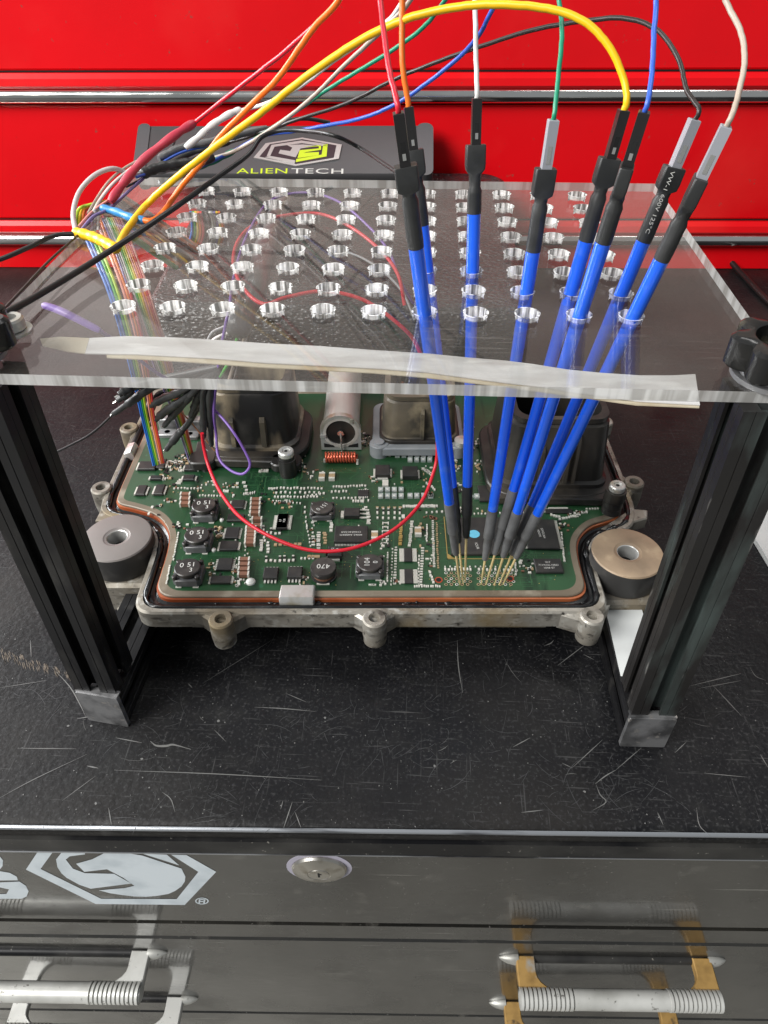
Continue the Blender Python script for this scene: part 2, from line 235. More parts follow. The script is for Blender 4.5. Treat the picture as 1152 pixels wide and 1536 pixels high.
# ------------------------------------------------------------------ objects
COL = scene.collection
def tag(o, label=None, cat=None, group=None, kind=None):
    if label: o['label'] = label
    if cat: o['category'] = cat
    if group: o['group'] = group
    if kind: o['kind'] = kind
    return o
def thing(name, loc, label, cat, group=None):
    o = bpy.data.objects.new(name, None); COL.objects.link(o); o.location = Vector(loc)*S; o.empty_display_size = 0.01
    o['_o'] = [loc[0], loc[1], loc[2]]
    return tag(o, label, cat, group)
def origin(o):
    while o.parent: o = o.parent
    return Vector(o.location)
class MB:
    def __init__(s, M=None): s.v = []; s.f = []; s.mi = []; s.mats = []; s.M = M or Matrix.Identity(4); s.cur = 0
    def m(s, name):
        if name not in s.mats: s.mats.append(name)
        s.cur = s.mats.index(name); return s
    def add(s, vs, fs, M=None):
        k = len(s.v); T = s.M @ M if M is not None else s.M
        s.v += [T @ Vector(p) for p in vs]; s.f += [tuple(i+k for i in f) for f in fs]; s.mi += [s.cur]*len(fs); return s
    def box(s, c, d, rz=0, M=None):
        x, y, z = (q/2 for q in d)
        vs = [(a, b, e) for e in (-z, z) for a, b in ((-x, -y), (x, -y), (x, y), (-x, y))]
        T = Matrix.Translation(c) @ Matrix.Rotation(rz, 4, 'Z')
        if M is not None: T = M @ T
        return s.add(vs, [(3, 2, 1, 0), (4, 5, 6, 7), (0, 1, 5, 4), (1, 2, 6, 5), (2, 3, 7, 6), (3, 0, 4, 7)], T)
    def rings(s, rings, cap0=True, cap1=True, closed=True, M=None):
        n = len(rings[0]); vs = [p for r in rings for p in r]; fs = []
        for i in range(len(rings)-1):
            for j in range(n if closed else n-1):
                k = (j+1) % n; fs.append((i*n+j, i*n+k, (i+1)*n+k, (i+1)*n+j))
        if cap0: fs.append(tuple(range(n-1, -1, -1)))
        if cap1: fs.append(tuple((len(rings)-1)*n+j for j in range(n)))
        return s.add(vs, fs, M)
    def prism(s, poly, z0, z1, ch=0, M=None):
        r = [[(x, y, z0) for x, y in poly]]
        if ch:
            r += [[(x, y, z1-ch) for x, y in poly], [(x, y, z1) for x, y in inset(poly, ch)]]
        else: r += [[(x, y, z1) for x, y in poly]]
        return s.rings(r, M=M)
    def lathe(s, prof, n=20, M=None, cap0=True, cap1=True):
        return s.rings([[(r*math.cos(2*math.pi*j/n), r*math.sin(2*math.pi*j/n), z) for j in range(n)] for r, z in prof], cap0, cap1, M=M)
    def cyl(s, p0, p1, r, n=16, r1=None):
        p0 = Vector(p0); p1 = Vector(p1); return s.lathe([(r, 0), (r if r1 is None else r1, (p1-p0).length)], n, frame(p0, p1-p0))
    def tube(s, pts, r, n=8, caps=True, flat=None):
        P = [Vector(p) for p in pts]; R = r if isinstance(r, (list, tuple)) else [r]*len(P)
        up = None; rings = []
        for i, p in enumerate(P):
            t = (P[min(i+1, len(P)-1)]-P[max(i-1, 0)]).normalized()
            if up is None:
                up = Vector((0, 0, 1)) if abs(t.z) < .9 else Vector((1, 0, 0))
            a = (up - t*up.dot(t)).normalized(); b = t.cross(a); up = a
            rings.append([p+(a*math.cos(2*math.pi*j/n)+b*math.sin(2*math.pi*j/n))*R[i] for j in range(n)])
        return s.rings(rings, caps, caps)
    def sheet(s, poly3, off=(0, 0, 0)):
        return s.add([Vector(p)+Vector(off) for p in poly3], [tuple(range(len(poly3)))])
    def text(s, txt, size, M, xs=1.0, center=True, shear=0, ext=0.0):
        cu = bpy.data.curves.new('t', 'FONT'); cu.body = txt; cu.size = size; cu.resolution_u = 3; cu.shear = shear; cu.extrude = ext; cu.space_character = 1.05
        if center: cu.align_x = 'CENTER'; cu.align_y = 'CENTER'
        o = bpy.data.objects.new('t', cu); COL.objects.link(o)
        me = bpy.data.meshes.new_from_object(o.evaluated_get(bpy.context.evaluated_depsgraph_get())) if False else o.to_mesh()
        vs = [(p.co.x*xs, p.co.y, p.co.z) for p in me.vertices]; fs = [tuple(q.vertices) for q in me.polygons]
        o.to_mesh_clear(); COL.objects.unlink(o); bpy.data.objects.remove(o); bpy.data.curves.remove(cu)
        return s.add(vs, fs, M)
    def build(s, name, parent=None, angle=35, label=None, kind=None, cat=None, group=None, loc=None):
        me = bpy.data.meshes.new(name); org = origin(parent) if parent else Vector(loc or (0, 0, 0))*S
        me.from_pydata([p*S-org for p in s.v], [], s.f)
        for q in s.mats: me.materials.append(MATS[q])
        me.polygons.foreach_set('material_index', s.mi)
        me.polygons.foreach_set('use_smooth', [True]*len(s.f)); me.update()
        if hasattr(me, 'set_sharp_from_angle'): me.set_sharp_from_angle(angle=math.radians(angle))
        o = bpy.data.objects.new(name, me); COL.objects.link(o)
        if parent: o.parent = parent
        else: o.location = org
        return tag(o, label, cat, group, kind)
def frame(p, d, x=None):
    z = Vector(d).normalized(); x = Vector(x) if x is not None else (Vector((1, 0, 0)) if abs(z.x) < .9 else Vector((0, 1, 0)))
    x = (x - z*x.dot(z)).normalized(); y = z.cross(x); M = Matrix.Identity(4)
    for i in range(3): M[i][0] = x[i]; M[i][1] = y[i]; M[i][2] = z[i]; M[i][3] = p[i]
    return M
def area2(P): return sum(P[i][0]*P[(i+1) % len(P)][1]-P[(i+1) % len(P)][0]*P[i][1] for i in range(len(P)))
def inset(P, d):
    n = len(P); sg = 1 if area2(P) > 0 else -1; out = []
    for i in range(n):
        a, b, c = Vector(P[i-1]), Vector(P[i]), Vector(P[(i+1) % n])
        e1 = (b-a).normalized(); e2 = (c-b).normalized(); n1 = Vector((-e1.y, e1.x))*sg; n2 = Vector((-e2.y, e2.x))*sg
        k = n1+n2; L = k.length
        if L < 1e-6: out.append(tuple(b+n1*d)); continue
        k /= L; cs = max(k.dot(n1), 0.35); out.append(tuple(b+k*(d/cs)))
    return out
def rrect(cx, cy, w, d, r, n=4, rz=0):
    P = []
    for sx, sy, a0 in ((1, 1, 0), (-1, 1, 90), (-1, -1, 180), (1, -1, 270)):
        for j in range(n+1):
            a = math.radians(a0+90*j/n); P.append((sx*(w/2-r)+r*math.cos(a), sy*(d/2-r)+r*math.sin(a)))
    c, s_ = math.cos(rz), math.sin(rz)
    return [(cx+x*c-y*s_, cy+x*s_+y*c) for x, y in P]
def smooth_poly(P, r=0.5, it=2):
    for _ in range(it):
        Q = []
        for i in range(len(P)):
            a, b = Vector(P[i]), Vector(P[(i+1) % len(P)]); L = (b-a).length; t = min(0.25, r/max(L, 1e-6))
            Q += [tuple(a.lerp(b, t)), tuple(a.lerp(b, 1-t))]
        P = Q; r *= 0.5
    return P
def spline(pts, k=8):
    P = [Vector(p) for p in pts]; P = [P[0]*2-P[1]]+P+[P[-1]*2-P[-2]]; out = []
    for i in range(1, len(P)-2):
        a, b, c, d = P[i-1:i+3]
        for j in range(k):
            t = j/k; out.append(0.5*((2*b)+(c-a)*t+(2*a-5*b+4*c-d)*t*t+(3*b-a-3*c+d)*t**3))
    out.append(P[-2]); return out

def tri2(P):
    from mathutils.geometry import tessellate_polygon
    return [tuple(t) if area2([P[i] for i in t]) > 0 else tuple(t)[::-1] for t in tessellate_polygon([[Vector((x, y, 0)) for x, y in P]])]

# ================================================================== SETTING
fl_ = MB().m('concrete'); fl_.box((0, -10, -181), (900, 800, 2)); fl_.build('floor', kind='structure')
wl = MB().m('plaster'); wl.box((0, 290, 80), (900, 4, 520)); wl.build('wall', kind='structure')

# ------------------------------------------------------------------ black tool cabinet
CA = 0.0377
CF = Matrix.Translation((2.15, -23.65, 0)) @ Matrix.Rotation(CA, 4, 'Z'); CFi = CF.inverted()
EY = (CF.to_3x3() @ Vector((0, 1, 0)))
def fl(u, v, y=0.0):
    return CFi @ onp(u, v, CF @ Vector((0, y, 0)), EY)
YC = (((CFi @ at(0, 399, 0)).y) + ((CFi @ at(1152, 406, 0)).y))/2
cab = thing('tool_cabinet', (2.15, -20, -180), 'black steel tool cabinet with scratched top, white emblem, round lock and drawer handles', 'tool cabinet')
XW = 118
b = MB(CF).m('black_worktop')
b.rings([[(x, 0.55, -1.6), (x, 0.25, -1.2), (x, 0.25, -0.35), (x, 0.5, -0.08), (x, 0.9, 0), (x, YC+6, 0), (x, YC+6, -1.6)][::-1] for x in (-XW, XW)])
b.build('worktop', cab, 50)
b = MB(CF).m('steel_edge')
b.rings([[(x, 0.24, -0.26), (x, 0.14, -0.22), (x, 0.10, -0.12), (x, 0.16, -0.01), (x, 0.32, 0.03), (x, 0.34, -0.2)][::-1] for x in (-XW, XW)])
b.build('edge_trim', cab, 60)
def fz(v, u=480): return fl(u, v).z
z1 = fz(1286); z2 = fz(1392); z3 = fz(1414)
b = MB(CF).m('rail_black')  # darker matte black paints in the dark reflection on this rail
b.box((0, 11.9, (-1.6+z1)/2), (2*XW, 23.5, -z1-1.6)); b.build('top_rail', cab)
b = MB(CF).m('steel_edge'); b.box((0, .17, z1-.03), (2*XW, .1, .10)); b.build('rail_edge_highlight', cab)  # pale strip added for the highlight along the rail's lower edge
b = MB(CF).m('cabinet_black'); b.box((0, 12.15, (z1-.12+z2)/2), (2*XW, 23.5, z1-.12-z2)); b.build('lock_panel', cab)
b = MB(CF).m('dark_gap'); b.box((0, 13, z1-76), (2*XW-1, 22, 150)); b.build('carcass', cab)
b = MB(CF).m('cabinet_black'); b.box((0, 12.0, (z2-.25+z3)/2), (2*XW, 23.4, (z2-.25)-(z3+.3))); b.build('divider_rail', cab)
za = fl(480, 1514+4).z
zdr = []  # drawers
dh = 11.0
zt = z3
for k in range(4):
    h = (20, 24, 34, 60)[k]
    b = MB(CF).m('cabinet_black'); b.prism(rrect(0, 12, 2*XW, 23.6, 0.2, 2), zt-h, zt, 0.25); b.build('drawer', cab, 30)
    zdr.append((zt, zt-h)); zt -= h+0.5
# emblem on the panel (flat print)
def facepoly(px, y=-0.02, mt='logo_white', B=None):
    q = [fl(u, v, 0.4+y) for u, v in px]; B.m(mt); B.sheet(q)
C6 = lambda pts: [(x/2.057, 1230+y/2.057) for x, y in pts]
em = MB(CF)
# outer hexagon as quads
hexo = [(115,100),(80,153),(295,259),(570,262),(667,160),(575,108)]
hexi = [(162,100),(125,151),(312,243),(545,244),(612,160),(528,107)]
for i in range(5): facepoly(C6([hexo[i], hexo[i+1], hexi[i+1], hexi[i]]), B=em)
facepoly(C6([(190,100),(173,122),(177,145),(190,165),(205,178),(225,150),(203,122),(215,112),(262,106),(262,101)]), B=em)
facepoly(C6([(205,178),(245,200),(280,212),(405,196),(352,166),(262,164),(225,150)]), B=em)
facepoly(C6([(235,135),(285,121),(320,103),(380,103),(405,104),(440,110),(500,130),(560,150),(572,175),(570,190),(560,205),(540,219),(520,228),(485,234),(450,237),(415,236),(415,203),(380,178),(330,152),(260,160)]), B=em)
facepoly(C6([(305,217),(385,210),(415,203),(415,236),(380,232),(340,226)]), B=em)
facepoly(C6([(440,104),(515,107),(553,140)]), B=em)
ring_o = [(623+21*math.cos(t*.3142), 250+10.5*math.sin(t*.3142)) for t in range(21)]; ring_i = [(623+17*math.cos(t*.3142), 250+8*math.sin(t*.3142)) for t in range(21)]
for i in range(20): facepoly(C6([ring_o[i], ring_o[i+1], ring_i[i+1], ring_i[i]]), B=em)
for q in ([(614,244),(619,244),(617,257),(612,257)], [(629,244),(634,244),(632,257),(627,257)], [(617,244),(632,244),(632,247),(617,247)], [(617,250),(630,250),(630,253),(617,253)]): facepoly(C6(q), B=em)
em.build('emblem', cab, kind=None)
em = MB(CF)
facepoly(C6([(-60,112),(0,113),(9,124),(8,142),(0,152),(-60,150)]), B=em)
facepoly(C6([(-60,158),(0,158),(30,163),(52,175),(55,186),(-60,187)]), B=em)
facepoly(C6([(-60,195),(60,190),(80,203),(88,220),(82,236),(66,243),(-60,243),(-60,230),(20,228),(28,214),(0,208),(-60,208)]), B=em)
em.build('letter', cab)
# lock
lc = fl(479, 1302, 0.4); lr = (fl(523, 1302, .4)-fl(434, 1302, .4)).length/2
LM = CF @ frame((lc.x, 0.40, lc.z), (0, -1, 0))
b = MB(LM).m('lilac_residue'); b.lathe([(lr*1.10, 0.0), (lr*1.10, 0.02)], 32, Matrix.Translation((0.0, 0.1, 0))); b.build('residue_ring', cab)
b = MB(LM).m('lock_metal'); b.lathe([(lr*.93, 0.0), (lr*.93, .10), (lr*.88, .24), (lr*.55, .42), (lr*.40, .46), (lr*.38, .42), (lr*.36, .42), (lr*.34, .47), (0.02, .47)], 36)
lk = b.build('lock', cab, 25)
b = MB(LM).m('dark_gap'); b.box((0, 0, .475), (.14, .62, .02)); b.box((0.06, .12, .477), (.26, .12, .02)); b.build('keyhole', lk)

# handles
def handle(uL, uR, vbase, vbar, film, ub=None):
    ub = ub or uR
    B0 = fl(ub, vbase, 0.2); zc = B0.z
    pb = CFi @ at(*( (uL+ub)/2, vbar), zc) ; out = -pb.y            # how far the bar stands off the face
    rb = 0.42
    xl = (CFi @ onp(uL, vbar, CF @ Vector((0, -out, 0)), EY)).x
    xr = (CFi @ onp(uR, vbar, CF @ Vector((0, -out, 0)), EY)).x
    base = CF @ Vector(((xl+xr)/2, 0, zc))
    o = tag(bpy.data.objects.new('handle', None), None); COL.objects.link(o); o.parent = cab
    return xl, xr, out, zc, rb
def make_handle(xl, xr, out, zc, film):
    H = 0.75; B = MB(CF).m('pull_metal')
    # one piece: bar with grooved ends, two flat curved arms and pointed feet
    n = 26; prof = []
    L = xr-xl; knurl = L*0.265
    def add_bar(x0, x1, ridged):
        pts = []
        if ridged:
            steps = 12; pr = []
            for i in range(steps):
                a = x0+(x1-x0)*i/steps; bq = x0+(x1-x0)*(i+1)/steps; d = (bq-a)
                pr += [(.80, a), (.80, a+d*.62), (.60, a+d*.68), (.60, bq-d*.05)]
            return pr
        return [(.76, x0), (.76, x1)]
    pr = [(.3, xl-.05), (.5, xl)]+add_bar(xl, xl+knurl, 1)+add_bar(xl+knurl, xr-knurl, 0)+add_bar(xr-knurl, xr, 1)+[(.5, xr), (.3, xr+.05)]
    B.lathe(pr, 16, Matrix.Translation((0, -out, zc)) @ Matrix.Rotation(math.pi/2, 4, 'Y'))
    bar = B.build('handle', cab, 30, label='knurled bar pull')
    G = MB(CF).m('rail_black'); G.cyl((xl+.6, .18, zc-.2), (xr-.6, .18, zc-.2), .42, 16); G.build('handle_rail', bar)
    for s, x in ((1, xl), (-1, xr)):
        A = MB(CF).m('amber_film' if film else 'pull_metal')
        w0 = 1.5; P = []
        # arm outline in the x/y plane: wide at the bar with a fillet on the inner side
        inner = [(x+s*w0, 0.15), (x+s*w0, -out*.38)]+[(x+s*(w0+ (1-math.cos(a))*2.2), -out*.38-(out*.62-.45)*math.sin(a)) for a in [i*math.pi/2/6 for i in range(1, 7)]]
        P = [(x, 0.15)]+inner+[(x+s*(w0+2.2), -out), (x, -out)]
        if s < 0: P = P[::-1]
        A.prism([(px, py) for px, py in P], zc-.30, zc+.34, 0.08)
        arm = A.build('handle_arm', bar, 30)
        M_ = MB(CF).m('handle_metal')
        M_.lathe([(.55, 0), (.55, .3), (.42, .9), (.22, 1.3), (.05, 1.5)], 14, Matrix.Translation((x+s*.2, .12, zc-.1)) @ Matrix.Rotation(-s*math.pi/2, 4, 'Y'))
        M_.build('handle_foot', bar, 40)
def handle_px(uL, uR, vbase, vbar, film, shift=None):
    zc = fl((uL+uR)/2, vbase, 0.2).z
    pl = CFi @ at(uL, vbar, zc); pr = CFi @ at(uR, vbar, zc); out = -(pl.y+pr.y)/2
    return [pl.x, pr.x, out, zc]
hR = handle_px(780, 1082, 1436, 1500, True)
print('handle', hR, 'drawers', zdr[:2], 'z', z1, z2, z3)
make_handle(*hR, True)
hL = handle_px(-90, 212, 1426, 1492, False); hL[2] = hR[2]; hL[3] = hR[3]; wdt = hR[1]-hR[0]
xr_ = (CFi @ at(212, 1492, hL[3])).x; make_handle(xr_-wdt, xr_, hR[2], hR[3], False)
z2h = hR[3]-12.5
xl_ = (CFi @ onp(748, 1500, CF @ Vector((0, -1, 0)), EY)).x
make_handle(hR[0]+.35, hR[1]+.35, hR[2], z2h, True)
make_handle(xr_-wdt+.35, xr_+.35, hR[2], z2h, False)

# scratches on the worktop: thin marks lying 0.02 above it
def mark(B, pts, wd):
    P = [Vector(p) for p in pts]; vs = []
    for i, p in enumerate(P):
        t = (P[min(i+1, len(P)-1)]-P[max(i-1, 0)]); t.z = 0; t.normalize(); n = Vector((-t.y, t.x, 0)); f = math.sin(math.pi*min(max(i/(len(P)-1), .08), .92))
        vs += [p+n*wd*f/2, p-n*wd*f/2]
    B.add(vs, [(2*i, 2*i+1, 2*i+3, 2*i+2) for i in range(len(P)-1)])
sc = MB().m('scratch_mark')
c4 = lambda x, y: (x/2.304, 960+y/2.304); c5 = lambda x, y: (652+x/2.304, 960+y/2.304)
for pts, wd in [([c4(395,450), c4(750,463), c4(1110,484)], .08), ([c4(60,374), c4(265,376)], .08), ([c4(520,350), c4(540,365), c4(575,366), c4(600,362), c4(660,378)], .22), ([c4(400,338), c4(490,355)], .1),
                ([c4(0,545), c4(120,480), c4(300,395)], .07), ([c4(880,232), c4(980,237), c4(1090,247)], .09), ([c4(180,95), c4(240,160), c4(275,220), c4(298,268)], .1), ([c4(265,272), c4(330,262)], .1),
                ([c4(980,650), c4(1010,560)], .09), ([c4(1040,648), c4(1020,595)], .08), ([c4(970,585), c4(978,555)], .07), ([c4(385,638), c4(375,580)], .08), ([c4(560,525), c4(590,550), c4(605,595)], .07),
                ([c4(300,435), c4(340,443)], .12), ([c4(215,555), c4(330,470)], .06), ([c4(700,150), c4(940,0)], .05), ([c4(740,310), c4(780,350)], .06), ([c4(650,150), c4(664,165)], .1),
                ([c4(105,0), c4(108,60)], .08), ([c4(0,165), c4(160,140)], .06), ([c4(990,185), c4(1060,215)], .07),
                ([c5(78,0), c5(82,90), c5(97,183)], .10), ([c5(425,88), c5(525,12)], .08), ([c5(555,497), c5(590,470), c5(625,450)], .10), ([c5(625,450), c5(715,372)], .06), ([c5(558,500), c5(572,535), c5(592,560), c5(548,588)], .09),
                ([c5(885,158), c5(1058,116)], .10), ([c5(910,168), c5(1060,140)], .07), ([c5(960,155), c5(1060,262)], .10), ([c5(930,460), c5(1080,474)], .06), ([c5(905,580), c5(915,640), c5(952,676)], .07),
                ([c5(475,442), c5(580,345)], .06), ([c5(440,425), c5(475,442)], .06), ([c5(270,370), c5(330,338)], .08), ([c5(300,596), c5(372,588)], .08), ([c5(515,50), c5(550,68)], .07), ([c5(830,390), c5(870,352)], .06),
                ([c5(770,595), c5(790,640)], .08), ([c5(1125,395), c5(1152,440)], .08), ([c5(378,20), c5(400,12), c5(412,0)], .10), ([c5(1090,95), c5(1110,125), c5(1145,140)], .06)]:
    mark(sc, spline([at(u, v, 0.02) for u, v in pts], 4), wd*.75)
rnd = random.Random(11)
for i in range(700):
    u, v = rnd.uniform(-40, 1190), rnd.uniform(930, 1245)
    if rnd.random() < .25: u, v = rnd.uniform(60, 200) if rnd.random() < .5 else rnd.uniform(900, 1000), rnd.uniform(600, 900)
    if rnd.random() < .55:
        cu, cv_ = rnd.choice(((480, 1080), (650, 1120), (230, 1110), (900, 1180), (1050, 1050), (60, 1040), (300, 1200), (760, 1010), (130, 660))); u = rnd.gauss(cu, 55); v = rnd.gauss(cv_, 28)
        if v > 1243: continue
    p = at(u, v, 0.015); a = rnd.gauss(0.3, 1.1); L = rnd.choice((.2, .3, .5, .8, 1.2, 2.4)); cv = rnd.uniform(-.5, .5)
    sc.m('scratch_fine' if rnd.random() < .95 else 'scratch_mark')
    q = [p+Vector((math.cos(a+cv*(t-.5))*L*(t-.5), math.sin(a+cv*(t-.5))*L*(t-.5), 0)) for t in (0, .25, .5, .75, 1)]
    mark(sc, q, rnd.uniform(.015, .035))
for i in range(800):   # chips and dust specks
    u, v = rnd.uniform(-20, 1170), rnd.uniform(925, 1242); p = at(u, v, 0.02); r = rnd.choice((.015, .02, .02, .03, .05))
    sc.m('scratch_mark'); sc.add([p+Vector((r*math.cos(t)*rnd.uniform(.6, 1.3), r*math.sin(t)*rnd.uniform(.6, 1.3), 0)) for t in [k*1.256 for k in range(5)]], [(0, 1, 2, 3, 4)])
for (u, v) in [c4(490,410), c4(1124,268), c4(235,297), c5(518,523), c5(0,435), c4(315,297), c4(755,280), c4(330,565)]:
    p = at(u, v, .02); sc.m('scratch_mark'); sc.add([p+Vector((.10*math.cos(t)*rnd.uniform(.5, 1.2), .10*math.sin(t)*rnd.uniform(.5, 1.4), 0)) for t in [k*1.05 for k in range(6)]], [(0, 1, 2, 3, 4, 5)])
sc.build('scratches', cab, kind='stuff')
sc = MB().m('tan_scuff')     # brushed tan rub mark on the left
for i in range(130):
    t = rnd.random(); u = 0+t*112; v = 978+t*34+rnd.uniform(-7, 9)*(1 if t < .5 else .6)
    if t > .55 and int(t*14) % 2: continue
    p = at(u, v, .025); mark(sc, [p, p+Vector((.15, -.18, 0)), p+Vector((.32, -.42, 0))], .04)
sc.build('rub_mark', cab, kind='stuff')

# ------------------------------------------------------------------ red tool chest
CH = CF @ Matrix.Translation((0, YC, 0))
def cz(v, u=576): return (CFi @ onp(u, v, CF @ Vector((0, YC, 0)), EY)).z
chest = thing('tool_chest', CF @ Vector((0, YC, 0)), 'glossy red steel tool chest with chrome drawer trims standing behind everything', 'tool chest')
zc1 = cz(142); zc0 = cz(357); dz = zc1-zc0
b = MB(CH).m('red_paint'); b.box((0, 26.3, 18.2), (2*XW, 50, 36.3)); b.build('carcass', chest)
b = MB(CH).m('red_paint'); b.box((0, .45, (zc0-1.0)/2), (2*XW, 1.0, zc0-1.2)); b.build('base_rail', chest)
for k in range(2):
    zc = zc0+k*dz; zt = zc+2.55; zb = zc-.9
    top = zt+.0
    d = MB(CH).m('red_paint')
    face_top = zc+dz+2.5-dz  # strip top
    d.rings([[(x, 1.2, zc+.95), (x, -.55, zc+.80), (x, -.75, zc+1.1), (x, -.62, zc+1.9), (x, -.2, zc+2.45), (x, 1.2, zc+2.5)] for x in (-XW, XW)])
    hh = dz if k < 1 else 36.6-zc+1.1
    d.rings([[(x, 1.2, zc+2.72), (x, .05, zc+2.72), (x, -.12, zc+2.95), (x, -.12, zc+hh-1.4), (x, -.35, zc+hh-1.1), (x, 1.2, zc+hh-1.0)] for x in (-XW, XW)])
    dr = d.build('drawer', chest, 25)
    t = MB(CH).m('chrome')
    t.rings([[(x, 1.2, zc-.95), (x, -.75, zc-.85), (x, -1.15, zc-.6), (x, -1.35, zc-.15), (x, -1.32, zc+.3), (x, -1.1, zc+.62), (x, -.7, zc+.8), (x, 1.2, zc+.85)] for x in (-XW, XW)])
    t.build('chrome_trim', dr, 50)
    g = MB(CH).m('dark_gap'); g.box((0, .55, zc+2.61), (2*XW, .9, .20)); g.build('shadow_gap', dr)

# ================================================================== PROBE STAND
stand = thing('probe_stand', (0, -15.3, 0), 'clear acrylic plate with rows of round holes on two black aluminium posts', 'probe stand')
def section(cx, cy, h=1.42, sw=.36, d=.75, t=.62):
    P = []
    for k in range(4):
        a = k*math.pi/2; c, s_ = round(math.cos(a)), round(math.sin(a))
        for x, y in [(-h, -h), (-h*.62, -h), (-h*.60, -h+.06), (-h*.58, -h), (-sw, -h), (-sw, -h+.18), (-t, -h+.18), (-t, -h+d), (t, -h+d), (t, -h+.18), (sw, -h+.18), (sw, -h), (h*.58, -h), (h*.60, -h+.06), (h*.62, -h)]:
            P.append((cx+x*c-y*s_, cy+x*s_+y*c))
    return P
for sx, fx, rz, lean in ((-1, -18.15, -.14, .35), (1, 18.1, .02, .35)):
    foot_x = (-18.1 if sx < 0 else 18.05); cy = -15.35
    sec = section(0, 0)
    R_ = Matrix.Rotation(rz*.5, 4, 'Z')
    lo = [R_ @ Vector((x, y, 0)) for x, y in sec]
    b = MB().m('anodised_black' if sx < 0 else 'anodised_worn')
    b.rings([[(foot_x+p.x-sx*lean*(z-3.2)/23.2, cy+p.y, z) for p in lo] for z in (3.25, 26.43)]); b.build('post', stand, 25)
    # floor rail along y
    b = MB(Matrix.Translation((foot_x, cy, 1.6)) @ Matrix.Rotation(rz*.35, 4, 'Z')).m('anodised_black')
    b.rings([[(p[0], y, p[1]) for p in section(0, 0)][::-1] for y in (-1.35, 27.0)]); b.build('rail', stand, 25)
    b = MB(Matrix.Translation((foot_x, cy-1.42, 0)) @ Matrix.Rotation(rz, 4, 'Z')).m('end_cap_grey')
    b.rings([[(x, y, z) for x, z in rrect(0, 1.66, 2.98, 3.3, .12, 3)] for y in (-.22, .1)]+[])
    b.box((0, .1, 3.36), (2.98, .5, .12)); b.build('end_cap', stand, 40)
    b = MB(Matrix.Translation((foot_x, cy+28.6, 0))).m('end_cap_grey'); b.rings([[(x, y, z) for x, z in rrect(0, 1.66, 2.98, 3.3, .12, 3)] for y in (-.22, .1)]); b.build('end_cap', stand, 40)

# drilled plate
pl = MB(); PX0, PX1, PY0, PY1, ZT, ZB = -18.85, 18.85, -16.08, 11.62, 27.0, 26.45; PT = 2.6; HR = .58
n = 24
for r in range(8):
    for c in range(11):
        cx, cy = (c-5)*PT, (r-3.5)*PT; ot = []; inn = []
        for j in range(n):
            a = 2*math.pi*j/n; k = max(abs(math.cos(a)), abs(math.sin(a))); ot.append((cx+PT/2*math.cos(a)/k, cy+PT/2*math.sin(a)/k)); inn.append((cx+HR*math.cos(a), cy+HR*math.sin(a)))
        pl.m('clear_acrylic')
        for z, fl2 in ((ZT, 0), (ZB, 1)):
            vs = [(x, y, z) for x, y in ot+inn]; fs = [(j, (j+1) % n, n+(j+1) % n, n+j) for j in range(n)]
            pl.add(vs, [f[::-1] for f in fs] if fl2 else fs)
        pl.m('drilled_acrylic')
        ch = .085; io = [(cx+(HR+ch)*math.cos(2*math.pi*j/n), cy+(HR+ch)*math.sin(2*math.pi*j/n)) for j in range(n)]
        pl.rings([[(x, y, ZT+.012) for x, y in io], [(x, y, ZT+.012) for x, y in inn], [(x, y, ZB+.02) for x, y in inn]], False, False)
        gc = [(cx+(HR+.03)*math.cos(2*math.pi*j/n), cy+(HR+.03)*math.sin(2*math.pi*j/n)) for j in range(n)]
        pl.rings([[(x, y, ZT-.20) for x, y in gc], [(x, y, ZT-.235) for x, y in inn]], False, False)
gx, gy0, gy1 = 5.5*PT, -4*PT, 4*PT
pl.m('clear_acrylic')
for x0, x1, y0, y1 in ((PX0, -gx, PY0, PY1), (gx, PX1, PY0, PY1), (-gx, gx, PY0, gy0), (-gx, gx, gy1, PY1)):
    for z, f in ((ZT, (0, 1, 2, 3)), (ZB, (3, 2, 1, 0))): pl.add([(x0, y0, z), (x1, y0, z), (x1, y1, z), (x0, y1, z)], [f])
pl.m('sawn_acrylic')
pl.rings([[(PX0, PY0, z), (PX1, PY0, z), (PX1, PY1, z), (PX0, PY1, z)] for z in (ZB, ZT)], False, False)
plate = pl.build('acrylic_plate', stand, 30)
def slab(px, z, th, mt, name, par, z2=None):
    q = [at(u, v, z) for u, v in px]; B = MB().m(mt)
    B.rings([[(p.x, p.y, z-th) for p in q], [(p.x, p.y, z) for p in q]])
    return B.build(name, par, 30)
top = [(132,507),(190,504),(260,506),(330,510),(400,515),(480,519),(560,525),(640,530),(700,536),(760,541),(800,546),(850,554),(900,559),(960,563),(1010,563),(1043,561)]
bot = [(1050,607),(1000,604),(954,601),(905,594),(860,588),(820,581),(760,574),(700,566),(640,558),(560,552),(480,548),(400,544),(330,538),(260,534),(200,531),(125,530)]
slab(top+bot, 26.40, .05, 'tape_white', 'tape_strip', stand)
slab([(60,508),(90,505),(134,507),(127,530),(100,527),(64,519)], 26.41, .04, 'tape_tan', 'tape_end', stand)
slab([(160,530),(260,533),(400,543),(560,551),(700,565),(820,580),(900,592),(960,600),(1049,606),(1049,611),(954,607),(860,594),(760,580),(640,566),(560,559),(400,551),(260,541),(160,536)], 26.33, .05, 'tape_tan', 'tape_backing', stand)
